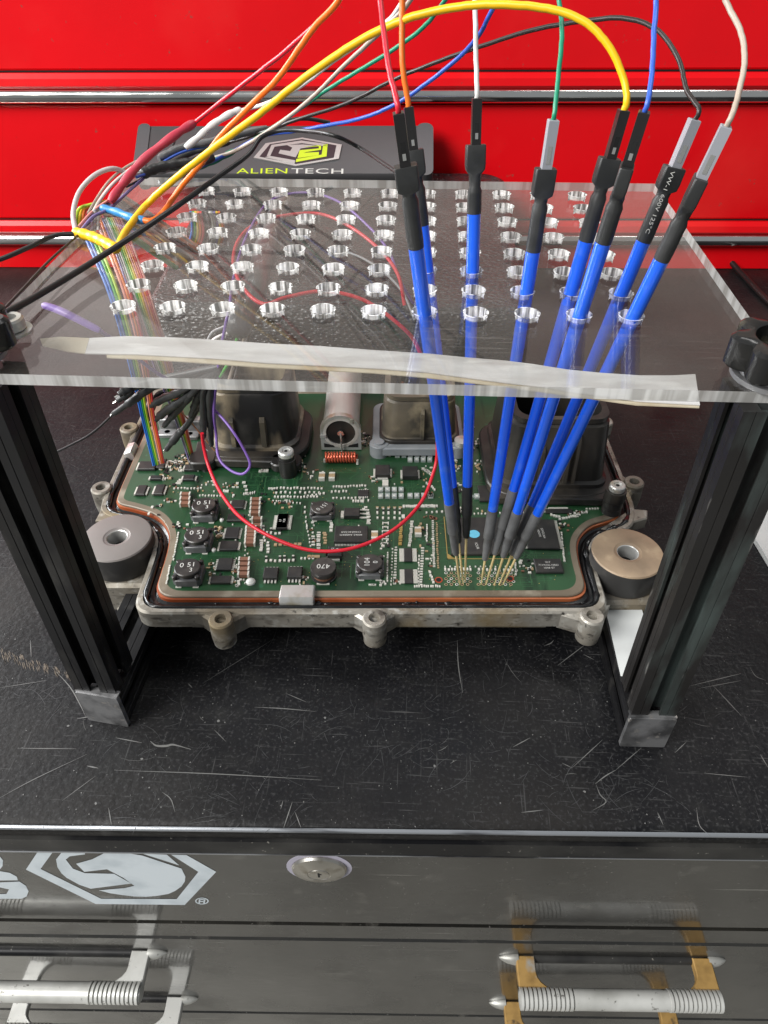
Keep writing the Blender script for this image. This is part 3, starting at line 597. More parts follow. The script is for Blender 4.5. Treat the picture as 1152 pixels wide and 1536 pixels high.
# star knobs
def knob(cx, cy, rot, name='star_knob', washer=1.75):
    P = []
    for j in range(56):
        a = 2*math.pi*j/56; q = .5+.5*math.cos(7*a); q = q**.55
        P.append(((1.62+.62*q)*math.cos(a+rot), (1.62+.62*q)*math.sin(a+rot)))
    b = MB(Matrix.Translation((cx, cy, 0))).m('knob_black')
    Pi = inset(P, .16); rr = 1.22
    rec = [(rr*math.cos(2*math.pi*j/56+rot), rr*math.sin(2*math.pi*j/56+rot)) for j in range(56)]
    b.rings([[(x*.93, y*.93, 27.45) for x, y in P], [(x, y, 27.6) for x, y in P], [(x, y, 28.75) for x, y in P], [(x, y, 28.9) for x, y in Pi],
             [(x*1.08, y*1.08, 28.93) for x, y in rec], [(x, y, 28.86) for x, y in rec], [(x*.96, y*.96, 28.1) for x, y in rec]])
    k_ = b.build(name, stand, 40)
    b = MB(Matrix.Translation((cx, cy, 0))).m('end_cap_grey'); b.lathe([(washer, 27.0), (washer, 27.22), (1.5, 27.24), (1.45, 27.5)], 32); b.build('washer', k_, 30)
    b = MB(Matrix.Translation((cx, cy, 0))).m('zinc'); b.lathe([(.42, 28.1), (.42, 28.5), (.3, 28.58)], 14); b.build('bolt_end', k_, 30)
knob(17.95, -14.75, .35); knob(-18.3, -14.6, .1, washer=1.55)
p = at(26, 492, 27.2)
b = MB(Matrix.Translation((p.x-.3, p.y, 0))).m('zinc'); b.lathe([(.95, 27.0), (.95, 27.12)], 24); b.lathe([(.62, 27.12), (.70, 27.2), (.70, 27.65), (.62, 27.75), (.4, 27.75), (.38, 27.5)], 20); b.build('bolt_head', stand, 30)

# ================================================================== ENGINE CONTROL UNIT
ZP = 5.5; EA = 0.048; L0 = at(562, 905, ZP)
EM = Matrix.Translation((L0.x, L0.y, 0)) @ Matrix.Rotation(EA, 4, 'Z'); EMi = EM.inverted()
def el(u, v, z=ZP): return EMi @ at(u, v, z)
ecu = thing('engine_control_unit', (L0.x, L0.y+10, 0), 'opened engine control unit, cast alloy tray with green circuit board and cut black seal', 'control unit')
YB = 28.5
Sx = [(-16.55,-.25),(-16.55,5.2),(-16.8,7.0),(-17.9,8.6),(-19.8,9.4),(-21.9,10.0),(-22.2,11.8),(-22.15,YB),(20.5,YB),(20.6,14.2),(20.55,10.2),(19.9,8.5),(18.5,7.85),(17.2,7.35),(16.2,6.1),(15.95,4.4),(16.0,-.2)][::-1]
def ins(d):
    return smooth_poly(inset(SR, d), .8, 3)
SR = Sx; Sx = ins(0)
O = ins(-.42); P0 = ins(.80); G0 = ins(1.42)
def inset(P, d, _i=inset):
    return ins({id(Sx): 0, id(O): -.42, id(P0): .80}[id(P)]+d) if id(P) in (id(Sx), id(O), id(P0)) else _i(P, d)
def ring(B, A, za, C_, zc): B.rings([[(x, y, za) for x, y in A], [(x, y, zc) for x, y in C_]], False, False)
h = MB(EM).m('cast_alloy')
h.rings([[(x, y, 3.55) for x, y in inset(O, .5)], [(x, y, 3.75) for x, y in O], [(x, y, 5.1) for x, y in O], [(x, y, 5.25) for x, y in inset(O, .12)], [(x, y, 5.25) for x, y in Sx], [(x, y, 4.2) for x, y in inset(Sx, .12)]])
low = inset(Sx, 1.6)
h.rings([[(x, y, .9) for x, y in inset(Sx, 2.6)], [(x, y, 3.6) for x, y in low]])
h.prism([(-13.2, -.05), (12.3, -.05), (11.6, .55), (-13, .6)][::1], 2.95, 3.6, .1)
housing = h.build('housing', ecu, 35)
# bolt ears
for (x, y, dx, dy, big) in [(-10.56, -1.35, 0, -1, 1), (0.0, -1.25, 0, -1, 1), (15.0, -1.05, .25, -1, 1), (-23.0, 12.8, -1, 0, 0), (21.6, 13.5, 1, 0, 0), (21.1, 22.4, 1, 0, 0), (-23.0, 21.5, -1, 0, 0)]:
    e = MB(EM).m('cast_alloy'); T = Matrix.Translation((x, y, 0))
    e.lathe([(.62, 2.9), (.80, 3.1), (.86, 3.9), (.84, 5.35), (.74, 5.48), (.42, 5.48), (.36, 5.35), (.36, 4.6)], 24, T)
    nx, ny = -dy, dx; wv = 1.9
    # inward base line on the tray edge
    bx, by = x-dx*.95, y-dy*.95
    tri = [(bx+nx*wv*(1 if dy else 1), by+ny*wv), (bx-nx*wv, by-ny*wv), (x-nx*.6, y-ny*.6), (x+nx*.6, y+ny*.6)]
    if area2(tri) < 0: tri = tri[::-1]
    e.prism(tri, 3.6, 5.12, .2); e.build('bolt_ear', ecu, 30)
    k = MB(EM @ T).m('dark_gap'); k.lathe([(.35, 4.62), (.01, 4.62)], 14); 
# sealant bead, board rim, gasket, board
s1 = MB(EM).m('seal_black')
ring(s1, Sx, 4.75, inset(Sx, .18), 4.98); ring(s1, inset(Sx, .18), 4.98, inset(Sx, .42), 5.02); ring(s1, inset(Sx, .42), 5.02, inset(Sx, .62), 4.9); ring(s1, inset(Sx, .62), 4.9, P0, 4.98)
s1.m('seal_black')
pth = [Vector((x, y, 5.12)) for x, y in inset(Sx, .16)]
rnd = random.Random(5)
rr_ = [.19+.05*math.sin(i*.9)+rnd.uniform(-.04, .05) for i in range(len(pth))]
s1.tube(pth+[pth[0]], rr_+[rr_[0]], 6)
# torn lumps of sealant near the clip and along the front edge
for i in range(70):
    x = rnd.uniform(-16, 15.6); 
    if rnd.random() < .4: x = rnd.gauss(-4.6, .9)
    y = rnd.uniform(-.05, .55); r = rnd.uniform(.06, .17)
    s1.lathe([(r*.3, -r), (r, 0), (r*.4, r*.7)], 6, Matrix.Translation((x, y, 5.05)) @ Matrix.Scale(rnd.uniform(1, 2.6), 4, (1, 0, 0)))
s1.build('sealant', ecu, 60)
g1 = MB(EM).m('gasket_orange'); ring(g1, P0, 4.95, P0, 5.27); ring(g1, P0, 5.27, inset(P0, .16), 5.30); g1.build('gasket', ecu)
board = MB(EM).m('board_rim')
ring(board, inset(P0, .12), 5.28, inset(P0, .12), 5.44); ring(board, inset(P0, .12), 5.44, inset(P0, .18), 5.5); ring(board, inset(P0, .18), 5.5, G0, 5.5)
board.m('solder_mask'); gp = [(x, y, 5.5) for x, y in G0]; board.add(gp, tri2(G0))
pcb = board.build('circuit_board', ecu, 30)
# clips clamping the rim
def clip(u, v, w, d, rz, hgt=.7):
    p = at(u, v, ZP); T = Matrix.Translation((p.x, p.y, 0)) @ Matrix.Rotation(EA+rz, 4, 'Z')
    c = MB(T).m('end_cap_grey'); c.m('zinc')
    c.rings([[(x, d/2, z) for x, z in rrect(0, 5.2, w, 1.1, .12, 3)], [(x, -d/2+.2, z) for x, z in rrect(0, 5.45, w, 1.0, .15, 3)], [(x, -d/2, z) for x, z in rrect(0, 5.1, w*.96, 1.1, .2, 3)]])
    c.build('rim_clip', ecu, 40)
clip(446, 893, 2.45, 1.5, 0); clip(197, 676, 1.6, .8, math.pi/2*1.0)

# mounting bushings
def bushing(u, v, mt, name='mounting_bushing', side=1):
    p = EMi @ at(u, v, 6.2); T = EM @ Matrix.Translation((p.x, p.y, 0))
    b = MB(T).m(mt); R0 = 2.62
    b.lathe([(R0-.1, 3.9), (R0, 4.0)], 48, cap1=False); b.m('rubber_dark'); b.lathe([(R0, 4.0), (R0+.03, 4.1), (R0+.02, 5.95), (R0-.0, 6.08)], 48, cap0=False, cap1=False)
    b.m(mt); b.lathe([(R0-.0, 6.08), (R0-.07, 6.18), (R0-.14, 6.2), (1.02, 6.2), (.98, 6.17), (.80, 6.15)], 48, cap0=False, cap1=False)
    b.m('zinc'); b.lathe([(.80, 6.15), (.74, 6.10), (.70, 5.0)], 32, cap0=False, cap1=False); b.m('dark_gap'); b.lathe([(.70, 5.0), (.01, 5.0)], 32, cap0=False)
    b.build(name, ecu, 35)
    k = MB(EM).m('cast_alloy'); x = p.x; s = side
    k.prism(rrect(x-s*.3, p.y-.4, 5.4, 5.0, .8), 1.2, 3.9, .25)
    k.prism(rrect(x-s*1.4, p.y-1.9, 3.6, 2.6, .4), .25, 1.5, .15)
    k.build('mounting_bracket', ecu, 35)
bushing(175, 805, 'bushing_grey', side=-1); bushing(942, 828, 'bushing_tan', side=1)
# rear corner webs by the ears
k = MB(EM).m('cast_alloy'); k.prism([(16.9, 7.4), (21.6, 9.2), (21.9, 10.2), (20.6, 10.4)], 4.2, 5.2, .1); k.build('corner_web', ecu, 35); k = MB(EM).m('cast_alloy'); k.prism([(-22.3, 10.6), (-23.2, 9.6), (-19.0, 8.0), (-18, 9.0)][::-1] if False else [(-22.4, 9.0), (-18.6, 8.7), (-19.5, 9.6), (-22.3, 10.8)], 4.2, 5.2, .1)
k.build('corner_web', ecu, 35)

# ---- helpers for things soldered to the board
def P_(u, v, z=ZP): return at(u, v, z)
def bmx(u, v, rz=0, z=ZP):
    p = P_(u, v, z); return Matrix.Translation((p.x, p.y, z)) @ Matrix.Rotation(EA+rz, 4, 'Z')
def inductor(u, v, w, d, h, txt, rz=0, mt='ferrite', trot=0):
    b = MB(bmx(u, v, rz)).m('ferrite_side'); oc = rrect(0, 0, w, d, .28, 1)
    b.prism(oc, 0.06, h*.62, .04); b.m(mt)
    for sx in (1, -1):
        for sy in (1, -1): b.prism(rrect(sx*(w/2-.22), sy*(d/2-.22), .34, .34, .1, 1), h*.60, h*.92, .05)
    b.lathe([(w*.40, h*.6), (w*.40, h*.72), (w*.455, h*.78), (w*.46, h), (w*.43, h+.05)], 28, Matrix.Scale(d/w, 4, (0, 1, 0)))
    b.m('solder'); b.box((-w*.3, 0, .03), (w*.2, d*1.08, .06)); b.box((w*.3, 0, .03), (w*.2, d*1.08, .06))
    b.m('ink_white')
    for i, (t, sz, ox, oy) in enumerate(txt): b.text(t, sz, Matrix.Translation((ox, oy, h+.058)) @ Matrix.Rotation(trot, 4, 'Z'))
    b.build('inductor', pcb, 35)
R90 = math.pi/2
for (u, v) in ((309, 772), (299, 817), (285, 866)):
    inductor(u, v, 2.05, 1.95, 1.05, [('0 51', .62, 0, .18), ('3', .55, .32, -.32)], trot=.1)
inductor(484, 771, 1.95, 1.7, .72, [('151', .5, .12, .18), ('0', .5, -.3, -.28)], trot=-2.2)
inductor(555, 856, 2.05, 1.9, .85, [('104', .58, -.18, 0), ('0', .5, .42, 0)], trot=R90, mt='ferrite')
b = MB(bmx(486, 863)).m('black_plastic_clean'); b.lathe([(.92, 0), (.95, .12), (.7, .2)], 24); b.m('mlcc_brown'); b.lathe([(.78, .15), (.80, .5)], 24, cap0=False, cap1=False)
b.m('ferrite'); b.lathe([(.6, .48), (.93, .52), (.95, .85), (.90, .95)], 28); b.m('ink_white'); b.text('470', .62, Matrix.Translation((0, .02, .957)) @ Matrix.Rotation(math.pi, 4, 'Z')); b.m('solder'); b.box((0, -.8, .05), (.9, .3, .1))
b.build('inductor', pcb, 35, label='round inductor printed 470')

def chip(u, v, w, d, h, pins='', npin=8, rz=0, txt=None, tsz=.2, name='chip', pl_=.16, pw=None, tr=0, mt='chip_black', pinm='solder', label=None):
    b = MB(bmx(u, v, rz)).m(mt); b.prism([(-w/2, -d/2), (w/2, -d/2), (w/2, d/2), (-w/2, d/2)], .05, h, .05)
    b.m(pinm)
    for s in pins:
        for i in range(npin):
            t = (i+.5)/npin-.5
            if s in 'ns':
                y = (d/2+pl_/2)*(1 if s == 'n' else -1); b.box((t*w*.96, y, .09), (w/npin*.5, pl_, .10))
            else:
                x = (w/2+pl_/2)*(1 if s == 'e' else -1); b.box((x, t*d*.96, .09), (pl_, d/npin*.5, .10))
        if s in 'NS': b.box((0, (d/2+pl_/2)*(1 if s == 'N' else -1), .08), (w*.7, pl_, .14))
        if s in 'EW': b.box(((w/2+pl_/2)*(1 if s == 'E' else -1), 0, .08), (pl_, d*.8, .14))
    if txt:
        b.m('ink_white')
        for j, t in enumerate(txt): b.text(t, tsz, Matrix.Rotation(tr, 4, 'Z') @ Matrix.Translation((0, (len(txt)-1)*tsz*.6-j*tsz*1.2, h+.006)))
    b.build(name, pcb, 25, label=label)
chip(527, 806, 2.55, 1.75, .42, 'ns', 22, txt=['40065 A40BRM', 'CHAK4C3A9'], tsz=.26, tr=math.pi)
chip(716, 806, 4.3, 4.1, .26, '', name='processor', label='large square processor with a pale blue dot')
chip(811, 803, 2.45, 3.3, .22, 'ew', 26, rz=-.02, txt=['S29GL064', 'N90FFI'], tsz=.26, tr=-R90*.95, name='memory_chip', pl_=.22)
chip(822, 851, 2.0, 1.4, .24, '', txt=['IDT', '71V416L10BEI', '1048 07'], tsz=.24)
b = MB(bmx(716, 806)).m('gold_pad')
for (x, y, w, d) in ((0, -2.32, 4.9, .06), (-2.42, 0, .06, 4.7), (2.42, 0, .06, 4.7)): b.box((x, y, .012), (w, d, .02))
b.prism([(-2.38, -2.28), (-1.9, -2.28), (-2.38, -1.8)], 0, .03); b.build('gold_outline', pcb)
b = MB(bmx(711, 801, z=ZP+.26)).m('dot_cyan'); b.lathe([(.44, 0), (.44, .012)], 28); b.m('ink_white'); b.text('ICUR', .3, Matrix.Translation((.1, -1.3, .006)) @ Matrix.Rotation(-R90*.9, 4, 'Z')); b.build('paint_dot', pcb)
# regulators with metal tabs
chip(574, 711, 1.25, 1.35, .5, 'EWS', 1, pl_=.16); b = MB(bmx(578, 727)).m('solder'); b.box((0, 0, .12), (.5, .75, .24)); b.build('solder_tab', pcb)
chip(615, 713, 1.3, 1.35, .5, 'EW', 1, pl_=.16)
chip(528, 773, 1.25, .95, .42, 'W', 1, pl_=.25); b = MB(bmx(546, 772)).m('solder'); [b.box((0, y, .08), (.8, .12, .1)) for y in (-.45, 0, .45)]; b.build('solder_tab', pcb)
chip(503, 833, 1.05, 1.0, .5, 'NS', 1, txt=['1392', '3R9'], tsz=.3, tr=R90)
chip(424, 785, .85, 1.7, .3, 'EW', 1, txt=['L9', '958'], tsz=.26, tr=R90, pl_=.2); chip(424, 785, .86, 1.71, .3, 'ew', 12, pl_=.28)
for (u, v) in ((407, 864), (443, 863)): chip(u, v, 1.05, 1.05, .42, 'ns', 4, pl_=.25)
for (u, v) in ((612, 834), (613, 866)): chip(u, v, .62, 1.4, .2, 'ew', 14, pl_=.34)
chip(545, 742, .9, .75, .25, 'ns', 5, pl_=.14)
for (u, v, w, d, p) in ((357, 759, 1.05, 1.0, 'ew'), (354, 779, 1.3, .8, ''), (349, 802, 1.05, 1.2, 'ew'), (344, 821, 1.35, 1.0, 'E'), (338, 849, 1.1, 1.2, 'ew'), (332, 872, 1.45, .7, 'E'), (213, 738, .75, 1.2, 'WE'), (240, 737, .75, 1.25, 'WE'), (235, 719, .95, .5, 'WE'),
                        (284, 719, .95, .65, 'WE'), (287, 704, 1.05, .75, 'E'), (222, 701, 1.5, 1.1, 'W'), (243, 698, .7, 1.2, 'E')):
    chip(u, v, w, d, .28, p, 7, pl_=.16)
chip(322, 693, .8, .8, .3, 'WE', 1); chip(757, 702, 1.3, 1.0, .25, 'ns', 6); chip(745, 742, 3.0, 2.0, .22, ''); chip(838, 768, 2.2, .5, .15, 'N', 1)
chip(513, 884-2-6, .01, .01, .06) if False else None
# brown ceramic capacitor stacks
for (u, v0, v1, n_) in ((384, 751, 771, 4), (377, 794, 816, 5), (367, 841, 863, 4), (279, 743, 757, 3), (386, 780, 790, 2)):
    for j in range(n_):
        vv = v0+(v1-v0)*j/max(n_-1, 1)+2; b = MB(bmx(u-(j*.4), vv)).m('mlcc_brown'); b.box((0, 0, .2), (.62, .34, .34)); b.m('solder'); b.box((-.36, 0, .2), (.12, .38, .38)); b.box((.36, 0, .2), (.12, .38, .38)); b.build('capacitor', pcb)
for (u, v) in ((483, 717), (498, 717), (321, 880-30) if False else (627, 800), (562, 806)):
    b = MB(bmx(u, v)).m('part_tan'); b.box((0, 0, .15), (.5, .45, .3)); b.m('solder'); b.box((0, -.33, .15), (.5, .2, .32)); b.box((0, .33, .15), (.5, .2, .32)); b.build('capacitor', pcb)
for (u, v) in ((376, 873),): b = MB(bmx(u, v)).m('bead_white'); b.lathe([(.36, 0), (.33, .1), (.2, .2), (.02, .24)], 18); b.build('white_bead', pcb)
for (u, v) in ((333, 781), (331, 793), (327, 806), (321, 826)):
    b = MB(bmx(u, v)).m('bead_white' if u > 332 or u < 325 else 'part_tan'); b.lathe([(.17, 0), (.17, .15), (.02, .26)], 10); b.build('solder_ball', pcb)
# grey resistor arrays
arr = [(571+j*10.2, 736+i*9.5) for i in range(2) for j in range(4)]+[(615+j*10.2, 745) for j in range(4)]+[(596+j*9.8, 684) for j in range(6)]+[(615+j*9.8, 691) for j in range(4)]+[(646, 745), (715, 746)]
for (u, v) in arr:
    b = MB(bmx(u, v)).m('part_grey'); b.box((0, 0, .1), (.4, .5, .2)); b.m('bead_white'); b.box((0, -.04, .21), (.18, .2, .02)); b.build('resistor', pcb)
# copper coil
b = MB(bmx(512, 693)); b.m('copper_red'); pts = []
for i in range(11*14+1):
    a = i/14*2*math.pi; pts.append(Vector((-1.35+2.7*i/(11*14), .42*math.cos(a), .52+.42*math.sin(a))))
b.tube(pts, .10, 6); b.m('solder'); b.tube([(1.4, -.3, .5), (1.42, -.4, .05)], .12, 6); b.tube([(-1.4, -.1, .4), (-1.42, -.1, .05)], .12, 6)
b.m('copper_red'); b.build('coil', pcb, 60)
# tiny soldered parts: too many to pick apart
tiny = MB(); rnd = random.Random(3)
def tp(u, v, w=.16, d=.24, h=.12, mt='solder', rz=0):
    w *= .84; d *= .84
    M_ = bmx(u, v, rz); tiny.m(mt); tiny.box((0, 0, h/2), (w, d, h), M=M_)
def trow(u0, v0, u1, v1, n_, w=.17, d=.26, mt='solder', dark=0.0, j=.6):
    for i in range(n_):
        t = i/max(n_-1, 1); u = u0+(u1-u0)*t+rnd.uniform(-j, j); v = v0+(v1-v0)*t+rnd.uniform(-j, j)
        tp(u, v, w*rnd.uniform(.85, 1.15), d*rnd.uniform(.85, 1.15), .1, mt)
        if dark and rnd.random() < dark: tp(u, v-3.5, w*1.05, .12, .14, 'chip_black'); tp(u, v-6.5, w, .12, .1, mt)
for k in range(3): trow(416-(k*2), 733+k*6.5, 482-(k*3), 733+k*6.5, 14 if k != 1 else 10)
trow(462, 745, 486, 741, 5); trow(500, 731, 548, 729, 12); trow(498, 738, 520, 738, 5); trow(500, 748, 545, 748, 9); trow(530, 752, 545, 752, 5, d=.35); trow(548, 735, 552, 752, 4)
trow(606, 760, 655, 760, 16, w=.2, d=.35); trow(566, 762, 600, 762, 5, w=.3, d=.16, mt='part_tan'); trow(566, 770, 600, 770, 5, w=.18, d=.35, dark=1); trow(566, 778, 600, 778, 5, w=.18)
for k in range(6): trow(574+0, 786+k*6, 582, 786+k*6, 2, w=.1, d=.3); tp(578, 785+k*6, .45, .08, .1); 
trow(602, 785, 600, 818, 13, w=.3, d=.2, mt='gold_pad'); trow(618, 783, 614, 820, 15, w=.28, d=.12); trow(604, 776, 606, 776, 2, d=.5)
trow(594, 822, 592, 876, 14, w=.24, d=.12, j=.2); trow(589, 824, 587, 878, 12, w=.12, d=.12); trow(634, 823, 631, 878, 15, w=.26, d=.12, j=.2); trow(628, 835, 628, 878, 10, w=.12, d=.2)
trow(649, 782, 651, 850, 24, w=.20, d=.09, j=.3); trow(655, 785, 657, 852, 22, w=.16, d=.09, j=.4, mt='part_tan'); trow(645, 776, 654, 779, 6, w=.2, d=.3, mt='mlcc_brown')
trow(668, 855, 705, 855, 9, w=.16, d=.28); trow(718, 855, 775, 856, 10, w=.16, d=.28); trow(668, 851, 780, 851, 16, w=.12, d=.12)
trow(808, 765, 834, 765, 8, w=.14, d=.22); trow(738, 762, 805, 763, 3, w=.2); trow(840, 779, 866, 774, 9); trow(880, 764, 897, 764, 5, w=.16, d=.2); trow(855, 771, 880, 768, 5, w=.2, d=.3); trow(827, 773, 838, 776, 4, w=.2, d=.3); trow(832, 787, 833, 789, 2, w=.2, d=.4)
trow(388, 779, 388, 800, 6, w=.28, d=.16); trow(394, 800, 420, 801, 5, w=.2, d=.3, dark=.6); trow(392, 812, 392, 826, 5, w=.28); trow(402, 815, 402, 829, 4, w=.26); trow(413, 818, 450, 817, 6, w=.3, d=.3, mt='part_tan')
trow(400, 842, 440, 841, 7, w=.2, d=.3, dark=.5); trow(478, 800, 478, 823, 8, w=.34, d=.15); trow(470, 806, 470, 818, 4, w=.3, d=.16); trow(487, 800, 488, 815, 5, w=.3, d=.2, mt='part_tan'); trow(497, 785, 497, 796, 4, w=.3)
trow(552, 770, 553, 786, 7, w=.34, d=.14); trow(548, 762, 545, 765, 2, w=.3); trow(460, 788, 466, 820, 7, w=.12, d=.2); trow(464, 836, 476, 836, 3, w=.35, d=.35, mt='part_tan'); trow(457, 762, 460, 790, 5, w=.14)
for (a, c, n_) in ((262, 700, 28), (272, 690, 22), (250, 712, 14), (300, 765, 16), (325, 800, 16), (322, 855, 14), (232, 765, 6), (450, 700, 16), (448, 680, 16), (445, 655, 16), (540, 655, 14), (552, 660, 14), (700, 640, 16), (712, 665, 18), (722, 700, 18), (745, 725, 14), (690, 735, 14), (690, 700, 10), (735, 690, 12)):
    for i in range(n_):
        tp(a+rnd.uniform(-10, 10), c+rnd.uniform(-9, 9), rnd.choice((.14, .2, .3)), rnd.choice((.14, .22, .34)), .1, rnd.choice(('solder', 'solder', 'part_tan', 'chip_black')), rnd.choice((0, R90, .6)))
trow(262, 733, 302, 733, 9, w=.18, d=.18); trow(268, 726, 272, 720, 3, w=.5, d=.14); trow(366, 725, 372, 741, 4, w=.3); trow(366, 742, 382, 739, 6, w=.12, d=.3); trow(336, 737, 342, 738, 4, w=.14, d=.3); trow(390, 707, 400, 707, 4, w=.3, d=.4)
trow(404, 733, 412, 734, 4); trow(375, 770, 366, 874, 20, w=.12, d=.14, j=2.5); trow(352, 745, 352, 870, 12, w=.12, d=.14, j=3); trow(556, 878, 562, 878, 3, w=.3, d=.14); trow(569, 876, 578, 874, 6, w=.2, d=.2, j=2.5); trow(645, 860, 650, 874, 5, w=.2, d=.2)
trow(395, 790, 397, 812, 5); trow(452, 838, 470, 838, 4); trow(360, 870, 356, 880, 6, w=.22, d=.18, j=2); trow(635, 704, 648, 712, 6, w=.3, d=.3); trow(640, 725, 652, 735, 6); trow(700, 745, 722, 746, 4, w=.35, d=.4, mt='part_grey'); trow(640, 770, 700, 765, 9)
# probing pads: ring shaped vias and silkscreen
for i in range(5):
    for j in range(13):
        u = 669+j*8.1+(i % 2)*4; v = 859.5+i*4.3
        if 709 < u < 716 or u > 771: continue
        M_ = bmx(u, v); tiny.m('part_tan' if (i+j) % 3 else 'solder'); tiny.lathe([(.125, .0), (.12, .02), (.08, .02)], 8, M_, True, False); tiny.m('dark_gap'); tiny.lathe([(.08, .018), (.01, .018)], 8, M_, False)
for (u, v) in ((658, 870), (765, 868)):
    M_ = bmx(u, v); tiny.m('copper_red'); tiny.lathe([(.30, .0), (.29, .02), (.2, .02)], 16, M_, True, False); tiny.m('dark_gap'); tiny.lathe([(.2, .022), (.01, .022)], 16, M_, False)
for i in range(260):
    u, v = rnd.uniform(230, 860), rnd.uniform(690, 880)
    q = EMi @ at(u, v, ZP)
    M_ = bmx(u, v); tiny.m('gold_pad'); tiny.lathe([(.035, 0), (.03, .015)], 6, M_)
for (a, c, e, f) in ((590, 700, 18, 40), (640, 720, 10, 20), (560, 715, 8, 10), (400, 745, 14, 12), (345, 735, 12, 10), (310, 730, 14, 8), (430, 755, 12, 8), (470, 795, 6, 20), (575, 830, 10, 25), (635, 790, 10, 30), (645, 830, 6, 30), (780, 775, 6, 8), (845, 790, 8, 8), (860, 770, 18, 5), (790, 850, 10, 12), (350, 860, 6, 14), (455, 880-8, 8, 6), (600, 880-6, 14, 3), (700, 765, 24, 5), (690, 780-20, 20, 8), (270, 790, 12, 6), (255, 740, 10, 14), (470, 720-8, 16, 14)):
    for i in range(12):
        tp(a+rnd.uniform(-e, e), c+rnd.uniform(-f, f), rnd.choice((.12, .16, .26)), rnd.choice((.12, .2, .3)), .1, rnd.choice(('solder', 'solder', 'part_tan', 'chip_black', 'mlcc_brown')), rnd.choice((0, R90)))
for (u0, v0, u1, v1, n_) in ((640, 788, 640, 812, 9), (582, 830, 581, 872, 12), (622, 884-4, 660, 880, 12), (690, 842-70, 760, 842-72, 14), (842, 800, 846, 842, 14), (772, 835, 774, 862, 9), (538, 790, 556, 818, 8), (410, 752, 450, 756, 9), (300, 748-4, 330, 744, 8), (255, 850, 250, 876, 10), (268, 800, 260, 840, 12)):
    trow(u0, v0, u1, v1, n_, w=.13, d=.2)
tiny.build('tiny_component', pcb, 30, kind='stuff')

tr_ = MB(EM).m('trace_green'); rt = random.Random(21)
for i in range(420):       # copper tracks under the mask, a hair above the board
    x, y = rt.uniform(-14.5, 13.5), rt.uniform(1.6, 15); hx = rt.random() < .5; w_ = rt.choice((.035, .05, .05, .08))
    for k in range(rt.choice((1, 2, 3, 3))):
        L_ = rt.uniform(.3, 2.2)*rt.choice((-1, 1)); x2, y2 = (x+L_, y) if hx else (x, y+L_)
        if rt.random() < .25: x2, y2 = x+L_*.5, y+abs(L_)*.5
        d = Vector((x2-x, y2-y)); 
        if d.length < .05 or not (-14.8 < x2 < 13.9 and 1.4 < y2 < 18): break
        n = Vector((-d.y, d.x)).normalized()*w_/2
        tr_.add([(x+n.x, y+n.y, ZP+.006+.00002*i), (x-n.x, y-n.y, ZP+.006+.00002*i), (x2-n.x, y2-n.y, ZP+.006+.00002*i), (x2+n.x, y2+n.y, ZP+.006+.00002*i)], [(0, 1, 2, 3)])
        x, y = x2, y2; hx = not hx
tr_.build('copper_track', pcb, kind='stuff')

# ---- capacitor can with bracket
c0 = EMi @ at(512, 679, ZP); CZ = 7.35; cr = 1.6
b = MB(EM @ Matrix.Translation((c0.x, c0.y+.35, 0))).m('can_metal')
A = Matrix.Translation((0, 0, CZ)) @ Matrix.Rotation(-math.pi/2, 4, 'X')
b.lathe([(cr*.98, 0), (cr, .12), (cr, .4), (cr*.95, .5), (cr, .62), (cr, 9.6), (cr*.93, 9.9), (cr*.4, 9.95)], 36, A, cap0=False)
b.lathe([(cr*.80, .18), (cr*.80, 0), (cr*.98, 0)], 36, A, False, False)
can = b.build('capacitor_can', ecu, 30)
b = MB(EM @ Matrix.Translation((c0.x, c0.y+.35, 0))).m('black_plastic_clean'); b.lathe([(cr*.80, .16), (cr*.2, .12), (.01, .12)], 32, A, False, False); b.build('end_disc', can)
b = MB(EM @ Matrix.Translation((c0.x, c0.y+.35, 0))).m('steel_pin'); b.lathe([(.28, -.02), (.28, .1)], 14, A @ Matrix.Scale(-1, 4, (0, 0, 1)) if False else Matrix.Translation((0, -.02, CZ)) @ Matrix.Rotation(math.pi/2, 4, 'X')); b.tube([(0, -.1, CZ), (.02, -.24, CZ-.3), (.04, -.26, CZ-1.2), (.06, -.3, ZP+.1)], .075, 8)
b.build('terminal_wire', can)
b = MB(EM @ Matrix.Translation((c0.x, c0.y+.35, 0))).m('zinc')
Q = [(-1.75, 5.6), (1.75, 5.6), (1.75, 7.6)]+[(1.75*math.cos(a), 7.5+1.6*math.sin(a)) for a in [i*math.pi/10 for i in range(1, 10)]]+[(-1.75, 7.6)]
ri = [(cr*.99*math.cos(a), CZ+cr*.99*math.sin(a)) for a in [2*math.pi*j/24-math.pi/2 for j in range(24)]]
# front frame: split in quads between the outline and the can
outl = []
for j in range(24):
    a = 2*math.pi*j/24-math.pi/2; dx, dy = math.cos(a), math.sin(a); kx = 1.76/abs(dx) if abs(dx) > 1e-6 else 99; ky = (CZ-5.55)/abs(dy) if dy < -1e-6 else 1.82/1.0
    outl.append((dx*min(kx, ky), CZ+dy*min(kx, ky)))
vs = []; fs = []
for yy in (-.02, .5):
    vs += [(x, yy, z) for x, z in ri]+[(x, yy, z) for x, z in outl]
for j in range(24):
    k = (j+1) % 24; fs += [(j, k, 24+k, 24+j)[::-1] if False else (24+j, 24+k, k, j), (48+j, 48+k, 72+k, 72+j), (24+j, 72+j, 72+k, 24+k)]
b.add(vs, fs); b.m('dark_gap')
for s in (1, -1): b.sheet([(s*1.5, -.03, 5.85), (s*.55, -.03, 5.85), (s*.7, -.03, 6.08), (s*1.5, -.03, 6.3)])
b.m('zinc'); b.box((-1.55, -.06, 7.05), (.5, .1, .28)); b.box((.95, -.06, 8.62), (.28, .1, .45))
